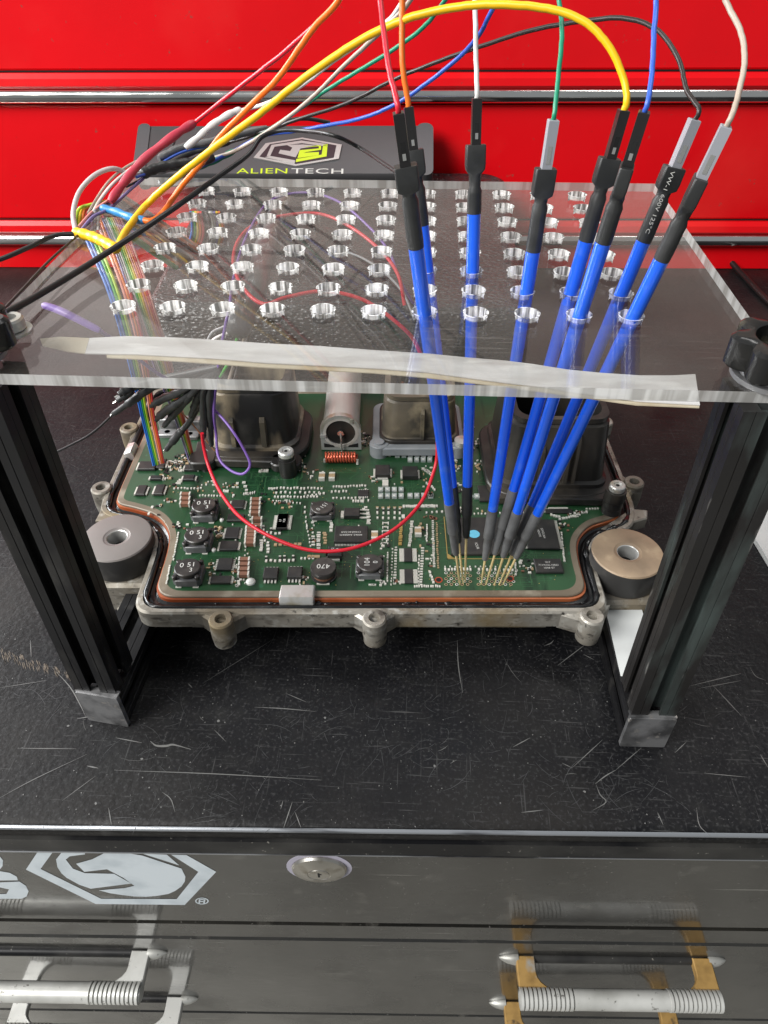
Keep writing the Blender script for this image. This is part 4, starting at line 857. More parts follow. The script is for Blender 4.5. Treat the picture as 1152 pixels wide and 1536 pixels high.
b.build('bracket', can, 30)
# second small bracket seen between the cut leads
for (u, v) in ((252, 652), (286, 655)):
    p = EMi @ at(u, v, ZP); b = MB(EM @ Matrix.Translation((p.x, p.y, 0))).m('can_metal'); b.m('end_cap_grey'); b.prism(rrect(0, 0, 1.7, 1.0, .2), ZP, ZP+.35, .08); b.m('dark_gap'); b.lathe([(.25, ZP+.36), (.01, ZP+.36)], 14); b.m('end_cap_grey'); b.prism(rrect(0, 1.2, 1.9, 1.0, .2), ZP, ZP+1.2, .1); b.build('bracket', ecu)

# ---- connectors
def tower(xa, xb, yf, yb, z1, z2, mt, inner='dark_gap', taper=.35, ribs=(), wall=.35, name='connector_housing', par=None, ribm=None, lipz=None, rr=1.2):
    b = MB(EM).m(mt); cx, cy, w, d = (xa+xb)/2, (yf+yb)/2, xb-xa, yb-yf
    def rg(dd, z, r=rr): return [(x, y, z) for x, y in rrect(cx, cy, w-2*dd, d-2*dd, r, 5)]
    b.rings([rg(-.25, z1), rg(-.25, z1+.35), rg(0, z1+.55), rg(taper*.6, z2-.7), rg(taper, z2-.5), rg(taper-.12, z2-.4), rg(taper-.12, z2), rg(taper+wall, z2), rg(taper+wall, z1+1.2)], cap0=True, cap1=False)
    b.m(inner); b.add([*rg(taper+wall, z1+1.2)], [tuple(range(24))])
    o = b.build(name, par or ecu, 35)
    for rx, rw, rh in ribs:
        q = MB(EM).m(ribm or mt)
        q.rings([[(rx-rw/2, yf-.02+sh, z), (rx-rw/2*.7, yf-.42+sh, z), (rx+rw/2*.7, yf-.42+sh, z), (rx+rw/2, yf-.02+sh, z), (rx+rw/2, yf+.5+sh, z), (rx-rw/2, yf+.5+sh, z)] for z, sh in ((z1+.6, .0), (z1+rh*(z2-z1)*.9, taper*.55), (z1+rh*(z2-z1), taper*.6+.3))])
        q.build('rib', o, 30)
    return o
# left black connector on its flange
fL = MB(EM).m('black_plastic_clean'); fL.prism(rrect(-10.6, 19.6, 9.4, 8.2, 2.6, 6), ZP+.25, ZP+.95, .12)
fL.prism(rrect(-14.9, 15.6, 2.3, 1.8, .6), ZP+.25, ZP+1.0, .1); fL.prism(rrect(-7.7, 15.3, 2.6, 1.7, .6), ZP+.25, ZP+.95, .1); fL.prism([(-15.6, 15.3), (-7.0, 14.9), (-6.6, 17.5), (-15.8, 18)], ZP+.26, ZP+.93, .1)
fL.lathe([(.62, ZP), (.62, ZP+.9)], 20, Matrix.Translation((-14.6, 15.4, 0)))
fL.lathe([(.74, ZP), (.76, ZP+1.7), (.66, ZP+1.72), (.66, ZP+2.0)], 24, Matrix.Translation((-7.5, 14.5, 0)))
cfl = fL.build('connector_flange', ecu, 35)
tower(-14.3, -7.0, 16.7, 23.6, ZP+.9, 12.4, 'black_plastic', rr=1.7, ribs=((-12.2, .5, .55), (-9.6, .6, .55)), ribm='dusty_plastic')
b = MB(EM @ Matrix.Translation((-7.5, 14.5, 0))).m('zinc'); b.lathe([(.62, ZP+2.0), (.66, ZP+2.05), (.66, ZP+2.4), (.58, ZP+2.5), (.34, ZP+2.5), (.3, ZP+2.42)], 24); b.m('dark_gap'); b.lathe([(.16, ZP+2.43), (.01, ZP+2.43)], 6, cap0=False); b.build('screw', ecu, 30)
# middle grey connector
mg = MB(EM).m('grey_plastic'); mg.prism(rrect(3.6, 20.2, 8.0, 7.2, .9, 4), ZP+.35, ZP+1.1, .1)
for x in (.2, 7.0): mg.lathe([(.85, ZP), (.85, ZP+1.1), (.8, ZP+1.15)], 20, Matrix.Translation((x, 17.4, 0)))
mg.build('connector_flange', ecu, 35)
tower(.5, 6.9, 17.6, 23.4, ZP+1.0, 11.0, 'dusty_plastic', ribs=((3.9, .4, .75),), inner='black_plastic', ribm='dusty_plastic')
mk = MB(EM).m('black_plastic_clean'); mk.prism(rrect(3.7, 20.4, 7.0, 6.4, 1.3, 5), ZP+1.1, ZP+1.45, .05); mk.build('seal_ring', ecu)
b = MB(EM @ Matrix.Translation((.2, 17.4, 0))).m('grey_plastic'); b.lathe([(.45, ZP+1.15), (.45, ZP+1.3), (.01, ZP+1.3)], 16); b.build('screw', ecu)
b = MB(EM @ Matrix.Translation((7.3, 17.2, 0))).m('zinc'); b.lathe([(.6, ZP+1.15), (.62, ZP+1.6), (.01, ZP+1.65)], 16); b.build('screw', ecu)
# right black connector
fR = MB(EM).m('black_plastic_clean'); fR.prism(rrect(14.2, 15.8, 10.4, 10.6, 2.4, 6), ZP+.25, ZP+.9, .12); fR.prism([(9.6, 10.4), (18.8, 10.1), (18.6, 13), (9.6, 13)], ZP+.2, ZP+.85, .1)
cfr = fR.build('connector_flange', ecu, 35)
tower(10.1, 18.5, 11.7, 20.6, ZP+.9, 12.6, 'black_plastic_clean', ribs=((13.1, .35, .62), (15.1, .35, .8), (15.75, .3, .8)), taper=.6, ribm='black_plastic_clean')
b = MB(EM @ Matrix.Translation((18.75, 9.75, 0))).m('black_plastic_clean'); b.lathe([(.8, ZP), (.74, ZP+.5), (.80, ZP+.6), (.76, ZP+1.2), (.84, ZP+1.3), (.80, ZP+2.2)], 24); b.build('standoff', ecu, 30)
b = MB(EM @ Matrix.Translation((18.75, 9.75, 0))).m('zinc'); b.lathe([(.58, ZP+2.2), (.62, ZP+2.26), (.62, ZP+2.62), (.55, ZP+2.7), (.32, ZP+2.7), (.28, ZP+2.62)], 24); b.m('dark_gap'); b.lathe([(.16, ZP+2.63), (.01, ZP+2.63)], 6, cap0=False); b.build('screw', ecu, 30)
# white sheet lying under the right side
B = MB().m('paper_white')
B.rings([[(x, y, z) for x, y in ((16.68, -13.6), (19.4, -13.7), (19.35, -4.2), (16.72, -4.0))] for z in (3.06, 3.10)])
tag(B.build('paper_sheet', loc=(18, -9, 3)), 'small white paper strip lying on the base rail beside the right post', 'paper')
B = MB().m('paper_white'); q = [at(u, v, 0.03) for u, v in ((1150, 742), (1122, 800), (1152, 850), (1230, 900), (1260, 760))]
B.rings([[(p.x, p.y, z) for p in q] for z in (.03, .5)]); tag(B.build('plastic_tray', loc=(34, -2, 0)), 'pale grey plastic tray corner at the right edge of the picture', 'tray')

# ================================================================== CASE AND INTERFACE BOX BEHIND
p1 = at(196, 462, 11.3); p2 = at(640, 466, 11.3)
yf = (p1.y+p2.y)/2+.3; xl = p1.x+.6; xr = 13.2; ybk = 58.0
case = thing('carrying_case', ((xl+xr)/2, 40, 0), 'black pebble-textured carrying case lying between control unit and red chest', 'case')
def crr(dd, z, tilt): return [(x, y, z+tilt*(y-yf)/(ybk-yf)) for x, y in rrect((xl+xr)/2, (yf+ybk)/2, xr-xl-2*dd, ybk-yf-2*dd, 2.2, 5)]
b = MB().m('case_leather'); b.rings([crr(.4, .02, 0), crr(0, .5, 0), crr(0, 5.0, 1.5)]); b.build('case_base', case, 40)
b = MB().m('case_leather'); b.rings([crr(0, 5.35, 1.5), crr(0, 9.7, 3.2), crr(.35, 10.6, 3.2), crr(1.1, 11.1, 3.2), crr(1.6, 10.95, 3.2), crr(2.0, 11.1, 3.2)]); b.build('case_lid', case, 50)
b = MB().m('dark_gap'); b.rings([crr(.15, 5.0, 1.5), crr(.15, 5.36, 1.5)]); b.build('seam', case)
b = MB().m('black_plastic_clean')
for (a, c) in (((200, 352), (470, 372)), ((470, 372), (560, 300)), ((470, 372), (640, 440)), ((395, 455), (470, 372))):
    q0 = at(*a, 13.0); q1 = at(*c, 13.0); 
    for t_ in (0,):
        zf = lambda p: 11.12+3.2*(p.y-yf)/(ybk-yf)+.06
        b.tube([Vector((q0.x, q0.y, zf(q0))), Vector(((q0.x+q1.x)/2, (q0.y+q1.y)/2, zf((q0+q1)/2))), Vector((q1.x, q1.y, zf(q1)))], .12, 6)
b.build('stitched_crease', case, kind='stuff')

# interface box leaning against the chest
A0 = aty(203, 262, 51.2); A1 = aty(645, 262, 52.0); B0 = aty(262, 187, 57.6); B1 = aty(640, 187, 58.3)
bx = (A1-A0).normalized(); by_ = ((B1-A1)-bx*(B1-A1).dot(bx)).normalized(); bz = bx.cross(by_)
W_ = (A1-A0).length; H_ = (B1-A1).length*1.0
BM = Matrix.Identity(4)
for i in range(3): BM[i][0] = bx[i]; BM[i][1] = by_[i]; BM[i][2] = bz[i]; BM[i][3] = A0[i]
BMi = BM.inverted()
def bp(u, v, h=0): q = BMi @ onp(u, v, BM @ Vector((0, 0, h)), bz); return q
ib = thing('interface_box', A0, 'flat anthracite interface box with hexagon badge and lime and white lettering', 'electronics box')
b = MB(BM).m('box_anthracite'); b.rings([[(x, y, z) for x, y in rrect(W_/2, H_/2, W_-dd, H_-dd, r, 5)] for dd, r, z in ((.3, .6, -2.4), (0, .7, -2.2), (0, .7, -.25), (.35, .6, 0))]); b.build('shell', ib, 40)
b = MB(BM).m('box_end')
b.rings([[(x, y, z) for x, y in rrect(W_-.65, H_/2, 2.1, H_+.3, .9, 6)] for z in (-2.55, -.1, .12)]); b.build('end_cap', ib, 40)
b = MB(BM).m('box_end'); b.rings([[(x, y, z) for x, y in rrect(.4, H_/2, 1.6, H_+.3, .7, 6)] for z in (-2.55, -.1, .12)]); b.build('end_cap', ib, 40)
cB = lambda pts: [(180+x/3.0316, 140+y/3.0316) for x, y in pts]
def bpoly(B, px, z, th=.05):
    q = [bp(u, v) for u, v in px]
    if area2([(p.x, p.y) for p in q]) < 0: q = q[::-1]
    B.rings([[(p.x, p.y, z) for p in q], [(p.x, p.y, z+th) for p in q]])
hexA = [(615,295),(668,232),(830,207),(1003,238),(990,300),(800,332)]
def scl(P, k):
    cx = sum(x for x, y in P)/len(P); cy = sum(y for x, y in P)/len(P); return [(cx+(x-cx)*k, cy+(y-cy)*k) for x, y in P]
b = MB(BM).m('badge_silver'); bpoly(b, cB(scl(hexA, 1.03)), .0, .16)
b.m('badge_dark'); bpoly(b, cB(scl(hexA, .90)), .16, .02)
bg_ = b.build('badge', ib)
b = MB(BM).m('badge_silver')
bpoly(b, cB([(668,292),(690,240),(825,220),(942,236),(945,248),(828,232),(704,248),(684,290)]), .18, .03)
bpoly(b, cB([(684,290),(660,296),(795,325),(798,310)]), .18, .03)
bpoly(b, cB([(760,240),(835,238),(905,244),(822,256),(800,296),(722,278),(730,262),(775,268),(785,252)]), .18, .03)
b.m('badge_lime')
bpoly(b, cB([(945,236),(940,292),(800,318),(803,304),(918,284),(925,238)]), .18, .03)
bpoly(b, cB([(808,300),(818,264),(842,262),(905,256),(905,246),(850,250),(830,250),(915,240),(915,262),(850,272),(836,276),(905,272),(905,286)]), .18, .03)
b.build('badge_mark', bg_)
q0 = bp(352, 256.5); q1 = bp(434, 256.5); q2 = bp(518, 257)
for txt, a_, c_, m_ in (('ALIEN', q0, q1, 'badge_lime'), ('TECH', q1, q2, 'ink_white')):
    b = MB(BM).m(m_)
    B2 = MB(); B2.m(m_); B2.text(txt, 1.0, Matrix.Identity(4), center=True)
    xs_ = [p.x for p in B2.v]; ys_ = [p.y for p in B2.v]; kx = ((c_-a_).length-.5)/(max(xs_)-min(xs_)); hgt = (bp(434, 253)-bp(434, 261)).length*.95; ky = hgt/(max(ys_)-min(ys_))
    mx_, my_ = (max(xs_)+min(xs_))/2, (max(ys_)+min(ys_))/2; c0_ = (a_+c_)/2
    th = math.atan2(c_.y-a_.y, c_.x-a_.x)
    T = Matrix.Translation((c0_.x, c0_.y, .03)) @ Matrix.Rotation(th, 4, 'Z')
    b.add([((p.x-mx_)*kx, (p.y-my_)*ky, 0) for p in B2.v], B2.f, T); b.build('lettering', ib)

# ================================================================== PROBE PENS
PENS = [  # hole, tip, upper: blueTop neck boxBot boxTop dupBot dupTop, lower: blueEnd mid shrinkEnd pinTip, twist, flat width, connector colour, label
 ((637,471),(690,877),[(617,361),(604,300),(600,289),(597,250),(602,246),(590,170)],[(662,763),(671,800),(678,832),(690,877)],1.0,'connector_black','leftmost blue probe pen, red wire plugged in on top','red'),
 ((641,406),(695,876),[(632,328),(624,281),(625,262),(618,225),(616,224),(608,161)],[(681,738),(687,775),(688.5,813),(695,876)],1.0,'connector_black','blue probe pen just behind the leftmost one, orange wire plugged in','orange'),
 ((709,406),(697.7,873),[(711,310),(711,284),(711.5,256),(711,217),(717,214),(716,147)],[(701.5,737),(701,772),(698,806),(697.7,873)],1.0,'connector_black','upright blue probe pen with the white wire plugged in','white'),
 ((790,438),(721.7,877),[(799,366),(809,308),(810,294),(812,252),(817,250),(826,179)],[(729.6,771),(726,805),(722,838),(721.7,877)],.8,'connector_grey','blue probe pen with grey connector and green wire, right of the white one','green'),
 ((856,440),(729,877),[(880,350),(897,293),(902,277),(910,236),(919,236),(937,165)],[(760,740),(752,790),(744,831),(729,877)],1.0,'connector_black','blue probe pen with the thick yellow wire plugged in','yellow'),
 ((870,473),(741.7,877),[(911,353),(924,308),(930,293),(938,248),(944,245),(970,168)],[(763,771),(755,802),(747,832),(741.7,877)],.55,'connector_black','blue probe pen with the blue wire plugged in, front row of holes','blue'),
 ((932,441),(748.8,876.7),[(962,349),(986,297),(994,283),(1008,249),(1008,245),(1029,175)],[(789,762),(776,800),(765,830),(748.8,876.7)],1.0,'connector_grey','blue probe pen with printed sleeve, grey connector and dark brown wire','brown'),
 ((950,476),(754.6,876.7),[(1005,382),(1025,335),(1032,313),(1055,267),(1056,265),(1090,189)],[(793,773),(782,803),(770,834),(754.6,876.7)],.6,'connector_grey','rightmost blue probe pen, light grey connector and beige wire','taupe')]
TOPS = []
def boxloft(B, secs, side):
    # secs: (centre, w, t) rounded rectangles lofted along a path; side = direction of the width
    rg = []
    for i, (c, w_, t_) in enumerate(secs):
        d = (secs[min(i+1, len(secs)-1)][0]-secs[max(i-1, 0)][0]).normalized(); x = (side-d*side.dot(d)).normalized(); y = d.cross(x)
        r_ = min(w_, t_)*(.5 if abs(w_-t_) < 1e-3 else .16)
        rg.append([c+x*px+y*py for px, py in rrect(0, 0, w_, t_, r_*.98, 4)])
    B.rings(rg)
for i, (hp, tp_, up, lo, fw, cm, lab, wc) in enumerate(PENS):
    A = at(*hp, 27.0); Bt = at(*tp_, ZP+.02)
    U = [near(*q, A, Bt) for q in up]; Lw = [near(*q, A, Bt) for q in lo[:3]]+[Bt]
    pen = thing('probe_pen', Bt, lab, 'probe pen', 'blue probe pens standing in the acrylic plate')
    r = .345
    b = MB().m('tube_blue'); b.tube([Lw[0], Lw[0].lerp(A, .3), Lw[0].lerp(A, .7), A, A.lerp(U[0], .5), U[0]], [.325, .335, .345, .36, .365, .37], 24); b.build('barrel', pen, 40)
    side = Vector((math.cos(.1), math.sin(.1), 0)); 
    if fw < .7: side = Vector((.25, 1, 0)).normalized()
    dax = (U[3]-U[0]).normalized()
    b = MB().m('shrink_black' if i not in (3,) else 'shrink_black')
    n0 = U[0]-dax*.35
    w1 = 1.0 if fw > .7 else 1.0
    boxloft(b, [(n0, r*2+.07, r*2+.07), (U[0], r*2+.10, r*2+.10), (U[0].lerp(U[1], .75), r*2+.06, r*2+.06), (U[1]-dax*.1, r*2+.09, r*2+.09), (U[1]+dax*.12, .62, .62), (U[1].lerp(U[2], .8), .66, .66), (U[2]+dax*.05, .98, .56), (U[2]+dax*.3, 1.04, .60), (U[3]-dax*.05, 1.02, .60), (U[3], .98, .56)], side)
    sl = b.build('upper_sleeve', pen, 50)
    if i == 6:
        b = MB().m('ink_white'); d = dax; x = (Vector((1, -.35, .2))); x = (x-d*x.dot(d)).normalized()
        c_ = U[0].lerp(U[3], .5)
        nrm = (Vector(CAM)-c_).normalized(); nrm = (nrm-d*nrm.dot(d)).normalized()
        M_ = Matrix.Identity(4); yv = nrm.cross(-d)
        for k in range(3): M_[k][0] = -d[k]; M_[k][1] = yv[k]; M_[k][2] = nrm[k]; M_[k][3] = (c_+nrm*.44)[k]
        b.text('VW-1 600V 125°C', .26, M_, xs=1.4); b.build('print', sl)
    # connector on the jumper wire
    wt = thing('jumper_wire', U[5], 'x', 'wire', 'jumper wires plugged into the probe pens')
    dd = (U[5]-U[4]).normalized(); sd = (side-dd*side.dot(dd)).normalized(); st = U[4]-dd*.3; L_ = (U[5]-st).length
    FM = frame(st, dd, sd)
    b = MB(FM).m(cm); q = .235
    b.prism([(-q, -q), (q, -q), (q, q), (-q, q)], 0, L_, .03); dc = b.build('connector', wt, 30)
    cam_l = FM.inverted() @ Vector(CAM); ax = 0 if abs(cam_l.x) > abs(cam_l.y) else 1; sg = 1 if cam_l[ax] > 0 else -1
    b = MB(FM).m('dark_gap' if cm == 'connector_black' else 'steel_pin')
    c_ = [0, 0, L_*.36]; c_[ax] = sg*(q+.004); dm = [.20, .20, L_*.34]; dm[ax] = .012; b.box(c_, dm)
    b.m('steel_pin'); c_[2] = L_*.27; c_[ax] = sg*(q+.012); dm[2] = .28; dm[1-ax] = .15; b.box(c_, dm)
    b.build('latch_window', dc)
    TOPS.append((wt, U[5]-dd*.1, dd, wc))
    # lower sleeve and needle
    b = MB().m('shrink_black' if i in (1, 2) else 'shrink_grey'); dl = (Lw[2]-Lw[0]).normalized()
    m_ = Lw[1]; rs = [(Lw[0]-dl*.45, .35), (Lw[0]-dl*.08, .365), (Lw[0].lerp(m_, .5), .355), (m_-dl*.1, .375), (m_+dl*.06, .34), (m_+dl*.16, .285), (m_.lerp(Lw[2], .35), .30), (m_.lerp(Lw[2], .7), .255), (Lw[2]-dl*.1, .235), (Lw[2], .20)]
    b.tube([p for p, _ in rs], [q for _, q in rs], 18); b.build('lower_sleeve', pen, 60)
    dn = (Lw[3]-Lw[2]); e0 = Lw[2]-dl*.2
    b = MB().m('brass_pin'); b.tube([e0, Lw[2]+dn*.05, Lw[2]+dn*.72, Lw[2]+dn*.74, Lw[3]], [.085, .085, .08, .05, .04], 10); b.build('needle', pen, 40)

# ================================================================== JUMPER WIRES (from the connectors over to the bundle on the left)
def above(u, v, y):              # resting on the plate where the ray would dip below it
    p = aty(u, v, y)
    return p if p.z > 27.32 else at(u, v, 27.35)
def lerpY(n, y0, y1): return [y0+(y1-y0)*i/(n-1) for i in range(n)]
WIRES = [
 ('red', .14, [(583,100),(576,50),(570,0),(556,-110),(530,-70),(508,0),(430,75),(360,130),(292,184)], ('wire_rose', .29, [(292,184),(262,203),(215,240),(185,275),(165,303)]), 'thin red jumper wire whose thick red shrink sleeve lies at far left'),
 ('orange', .16, [(604,100),(603,40),(602,-30),(590,-140),(530,-60),(508,0),(469,44),(417,117),(365,169),(328,208),(302,245),(271,281),(245,318),(229,331),(216,331)], ('wire_cyan', .27, [(217,331),(198,327),(175,318),(152,312)]), 'orange jumper wire ending in a light blue shrink sleeve'),
 ('white', .14, [(714,80),(712,0),(700,-130),(640,-60),(596,15),(560,50),(500,92),(450,130),(400,155),(360,166)], ('wire_white', .26, [(362,165),(345,171),(318,188),(300,204),(278,222)]), 'white jumper wire ending in a white shrink sleeve'),
 ('green', .13, [(838,110),(843,50),(838,0),(815,-120),(720,-60),(668,0),(640,36),(600,68),(540,105),(490,135),(440,170),(385,207),(345,230)], ('wire_green', .22, [(352,226),(325,240),(300,250),(270,258)]), 'dark green jumper wire'),
 ('yellow', .18, [(935,118),(915,72),(880,35),(830,15),(760,7),(690,10),(620,25),(560,50),(500,86),(440,130),(390,170),(330,215),(270,262),(222,305),(190,345),(176,372)], ('wire_yellow', .34, [(176,374),(158,364),(138,355),(112,348)]), 'thick yellow jumper wire arching across the whole picture'),
 ('blue', .13, [(978,110),(981,50),(984,0),(980,-120),(850,-90),(750,0),(720,50),(690,85),(640,125),(590,158),(540,178),(480,190),(440,197),(392,205),(340,232),(290,255)], None, 'blue jumper wire plugged between the yellow and the dark brown one'),
 ('brown', .13, [(1030,135),(1018,90),(988,47),(940,28),(880,31),(800,45),(720,70),(650,95),(590,120),(520,155),(450,178),(395,198),(340,215)], ('shrink_black', .24, [(345,213),(310,222),(280,232),(245,252)]), 'dark brown jumper wire arching in front of the red chest'),
 ('taupe', .14, [(1108,140),(1117,90),(1110,45),(1088,0),(1040,-120),(850,-120),(660,-40),(600,20),(560,58),(520,95),(480,135),(440,170),(400,198),(355,225),(310,240)], ('wire_grey', .22, [(312,239),(285,247),(262,252),(235,258)]), 'beige jumper wire leaving the rightmost connector')]
YE = [9, 6.5, 14, 15, 5, 16, 17, 15.5]
for (wt, top, dd, wc), (cn, r, px, sl, lab), ye in zip(TOPS, WIRES, YE):
    wt['label'] = lab
    ys = [top.y+(ye-top.y)*(i/(len(px)))**1.15 for i in range(1, len(px)+1)]
    P = [top, top+dd*.5]+[above(u, v, y) for (u, v), y in zip(px, ys)]
    b = MB().m('wire_'+cn); SP = spline(P, 7); rw = [r*(.85+(.35 if cn in ('yellow', 'orange') else .1)*k/len(SP)) for k in range(len(SP))]; b.tube([p+Vector((rnd.uniform(-.012, .012), 0, rnd.uniform(-.012, .012))) for p in SP], rw, 10); b.build('wire', wt, 60)
    if sl:
        m_, rs, q = sl; yy = ye-.1
        P = spline([above(u, v, yy-(4.5 if cn in ('red',) else 1.5 if cn in ('orange', 'yellow') else 2)*k/(len(q)-1)) for k, (u, v) in enumerate(q)], 7)
        rr_ = [rs*(.8+.22*abs(math.sin(k*(.55 if cn != 'yellow' else .8)+.4))) if 0 < k < len(P)-1 else rs*.7 for k in range(len(P))]
        b = MB().m(m_); b.tube(P, rr_, 12); b.build('shrink_sleeve', wt, 60)

def cable(name, label, cat, matn, r, pts, group=None, sleeve=None, spl=7, seg=10, r1=None):
    P = spline(pts, spl)
    if r1: r = [r+(r1-r)*i/(len(P)-1) for i in range(len(P))]
    b = MB(); b.m(matn); b.tube(P, r, seg)
    c = sum(P, Vector())/len(P)
    o = b.build(name, None, 60, loc=(P[0].x, P[0].y, P[0].z)); tag(o, label, cat, group)
    return o
def mixy(L): return [above(u, v, y) for u, v, y in L]
def mixz(L): return [at(u, v, z) for u, v, z in L]
cable('power_cable', 'black cable running from the left knob over the box to the leftmost pens', 'cable', 'wire_black', .19,
      mixy([(-60,508,-13.5),(0,474,-12),(60,441,-9),(150,386,-4),(250,320,1),(330,263,4),(372,232,6),(392,206,7.5),(420,196,8),(455,196,7),(500,203,4),(540,222,5),(575,245,1),(600,262,-2)]), r1=.11)
cable('power_cable', 'black cable lying on the worktop behind the right edge of the plate', 'cable', 'wire_black', .42, mixz([(1000,352,3),(1050,362,2.6),(1085,382,1.4),(1112,410,.45),(1152,452,.45),(1230,520,.45),(1330,600,.45)]))
cable('thin_wire', 'thin black wire reaching the yellow shrink sleeve from the left edge', 'wire', 'wire_black', .14, mixy([(-60,405,5),(0,389,4.5),(45,370,4.2),(80,354,4),(118,350,3.6)]))
cable('thin_wire', 'very thin brown wire falling from the yellow sleeve toward the left knob', 'wire', 'wire_brown', .07, mixy([(-10,480,-10),(30,438,-5),(75,390,0),(125,346,3.4)]))
cable('thin_wire', 'curved translucent wire loop against the red chest at far left', 'wire', 'wire_clear', .16, mixy([(114,349,3.5),(110,320,4.2),(119,288,5),(142,263,6),(170,253,7),(196,262,8),(210,262,9)]))
for lab, mt_, r_, L in (('cream thin wire hugging the thick red sleeve', 'wire_rib_white', .11, [(140,318,4),(150,300,5),(170,275,6),(198,252,8),(215,240,9)]),
    ('taupe thin wire just outside the cream one', 'wire_taupe', .08, [(132,320,4.1),(146,296,5.1),(165,270,6.2),(190,250,8),(225,232,9.5)]),
    ('lilac thin wire twisting below the red sleeve', 'wire_rib_purple', .10, [(122,345,3.2),(140,325,4),(165,312,4.5),(195,285,7),(215,268,9)]),
    ('pink thin wire looping beside the red sleeve end', 'wire_rib_pink', .08, [(118,340,3.3),(138,318,4),(160,302,4.5),(168,300,5)]),
    ('dark blue thin wire under the thick red sleeve', 'wire_blue', .09, [(205,266,8),(225,258,9.5),(250,240,11),(280,226,12.5),(320,218,14)]),
    ('black thin wire beside the thick red sleeve', 'wire_black', .08, [(190,280,7),(212,268,9),(228,252,10),(250,236,11.5),(262,212,13)])):
    cable('thin_wire', lab, 'wire', mt_, r_, mixy(L))
def lump(name, label, mt_, r, pts, cat='shrink tube', group=None, f=.7):
    P = spline(pts, 8); rr_ = [r*(.86+.2*abs(math.sin(k*f+.3))) if 0 < k < len(P)-1 else r*.7 for k in range(len(P))]
    b = MB().m(mt_); b.tube(P, rr_, 12); return tag(b.build(name, None, 60, loc=tuple(P[0])), label, cat, group)
lump('shrink_tube', 'glossy black lumpy shrink tube beneath the yellow wire', 'shrink_black', .36, mixy([(212,262,9),(235,252,10),(262,247,11),(295,243,12),(320,236,13)]))
lump('shrink_tube', 'dark grey smooth shrink tube above the lumpy one', 'shrink_grey', .27, mixy([(238,238,11),(270,222,12.5),(310,214,13.5),(350,204,14.5),(400,192,16)]))
cable('dark_lead', 'short black lead curling over the top of the box', 'wire', 'wire_black', .15, mixy([(398,196,16),(430,182,16.5),(460,178,17),(495,184,17.5)]))

# --- below the plate
cable('loop_wire', 'bright red wire looping over the circuit board and up under the plate', 'wire', 'wire_red', .14,
      mixz([(303,650,11),(306,672,9.5),(314,702,8.2),(332,740,7.6),(362,777,7.2),(412,808,6.9),(470,826,6.6),(530,822,6.8),(590,795,7.0),(630,756,7.2),(648,716,7.8),(656,676,9.5),(650,600,14),(628,524,18),(600,488,20),(545,450,21.5),(485,437,22),(430,446,22),(395,456,22),(365,432,22),(350,396,22),(358,360,22),(385,335,22),(430,323,22),(480,321,22),(525,340,22),(570,375,21.5),(597,412,20.5),(607,458,18.5)]))
cable('loop_wire', 'purple wire hanging in a loop in front of the left connector', 'wire', 'wire_purple', .11,
      mixz([(270,578,15),(292,592,14),(325,618,12.5),(350,648,11.5),(368,678,10),(375,698,9),(364,711,8.2),(345,705,8.2),(328,686,8.8),(324,650,10),(321,615,13),(326,560,17),(336,500,20),(344,460,21.5),(352,410,22),(372,350,22.3),(405,302,22.3),(455,289,22.3),(505,301,22),(548,335,21.5),(582,375,21),(600,420,20),(620,455,18)]))
cable('loop_wire', 'pale lilac wire stub under the left part of the plate', 'wire', 'wire_purple', .12, mixz([(150,496,24),(185,520,21.5),(225,552,18),(262,576,15.5)]))
lump('shrink_tube', 'pale lilac flattened wire end pointing left under the plate', 'wire_purple', .22, mixz([(65,458,25),(82,463,25),(105,473,24.8),(150,496,24)]), f=.1)
cable('loop_wire', 'grey wire crossing under the plate toward the leftmost pens', 'wire', 'wire_grey', .10, mixz([(505,372,20),(545,388,20),(578,410,19.5),(605,440,18.5),(622,480,17)]))
hs = [(a+(8.6,), c+(16,)) for a, c in (((170,621),(225,586)),)]
LEADS = [((170,621,12),(200,600,13.5),(232,580,15),'two-step black lead end with a thin wire running left from it'),
 ((176,601,14),(192,590,14.5),(210,578,15),'short black lead end highest at the left'),
 ((178,592,15.2),(190,585,15.4),(215,574,15.6),'hidden black lead end behind the ribbon'),
 ((217,614,11),(245,598,13),(275,585,15),'thick black lead end right of the left ribbon cable'),
 ((225,637,9.5),(248,617,11.5),(275,598,14),'black lead end below the thick one'),
 ((246,639,9.5),(264,617,11.5),(290,588,15),'black lead end crossing in front of the small bracket'),
 ((249,675,7.2),(268,651,8.8),(287,628,10.5),'lowest black lead end hanging over the small chips'),
 ((286,624,11),(294,605,13),(302,585,15),'narrow black lead end left of the upright pair'),
 ((305,656,9.8),(306,622,12),(306,582,15.5),'upright black lead end holding the red wire'),
 ((317,668,8.6),(316,628,11.5),(316,582,15.5),'upright black lead end next to the left connector')]
for a, c, d, lab in LEADS:
    LP = spline([at(*a), at(*c), at(*d), at(330, 550, 17.5)], 12); LN = len(LP)-1; sw = rnd.uniform(.28, .42)
    b = MB().m('shrink_black'); b.tube(LP, [(.20 if k == 0 else .235 if k/LN < sw*.55 else .345 if k/LN < sw*.6 else (.33+.02*math.sin(k)) if k/LN < sw*1.5 else .255) for k in range(LN+1)], 12)
    o = tag(b.build('cut_lead', None, 50, loc=tuple(LP[0])), lab, 'cable end', 'cut leads in black shrink tube under the plate')
    b = MB().m('steel_pin'); p0 = at(*a); dv = (p0-at(*c)).normalized()
    for k in range(3):
        j = Vector((rnd.uniform(-.15, .15), rnd.uniform(-.15, .15), rnd.uniform(-.1, .1))); b.tube([p0+dv*.05+j*.6, p0+dv*.3+j], .035, 5)
    # bare strands stay with the lead
    b2 = b.build('bare_strands', o, kind='stuff')
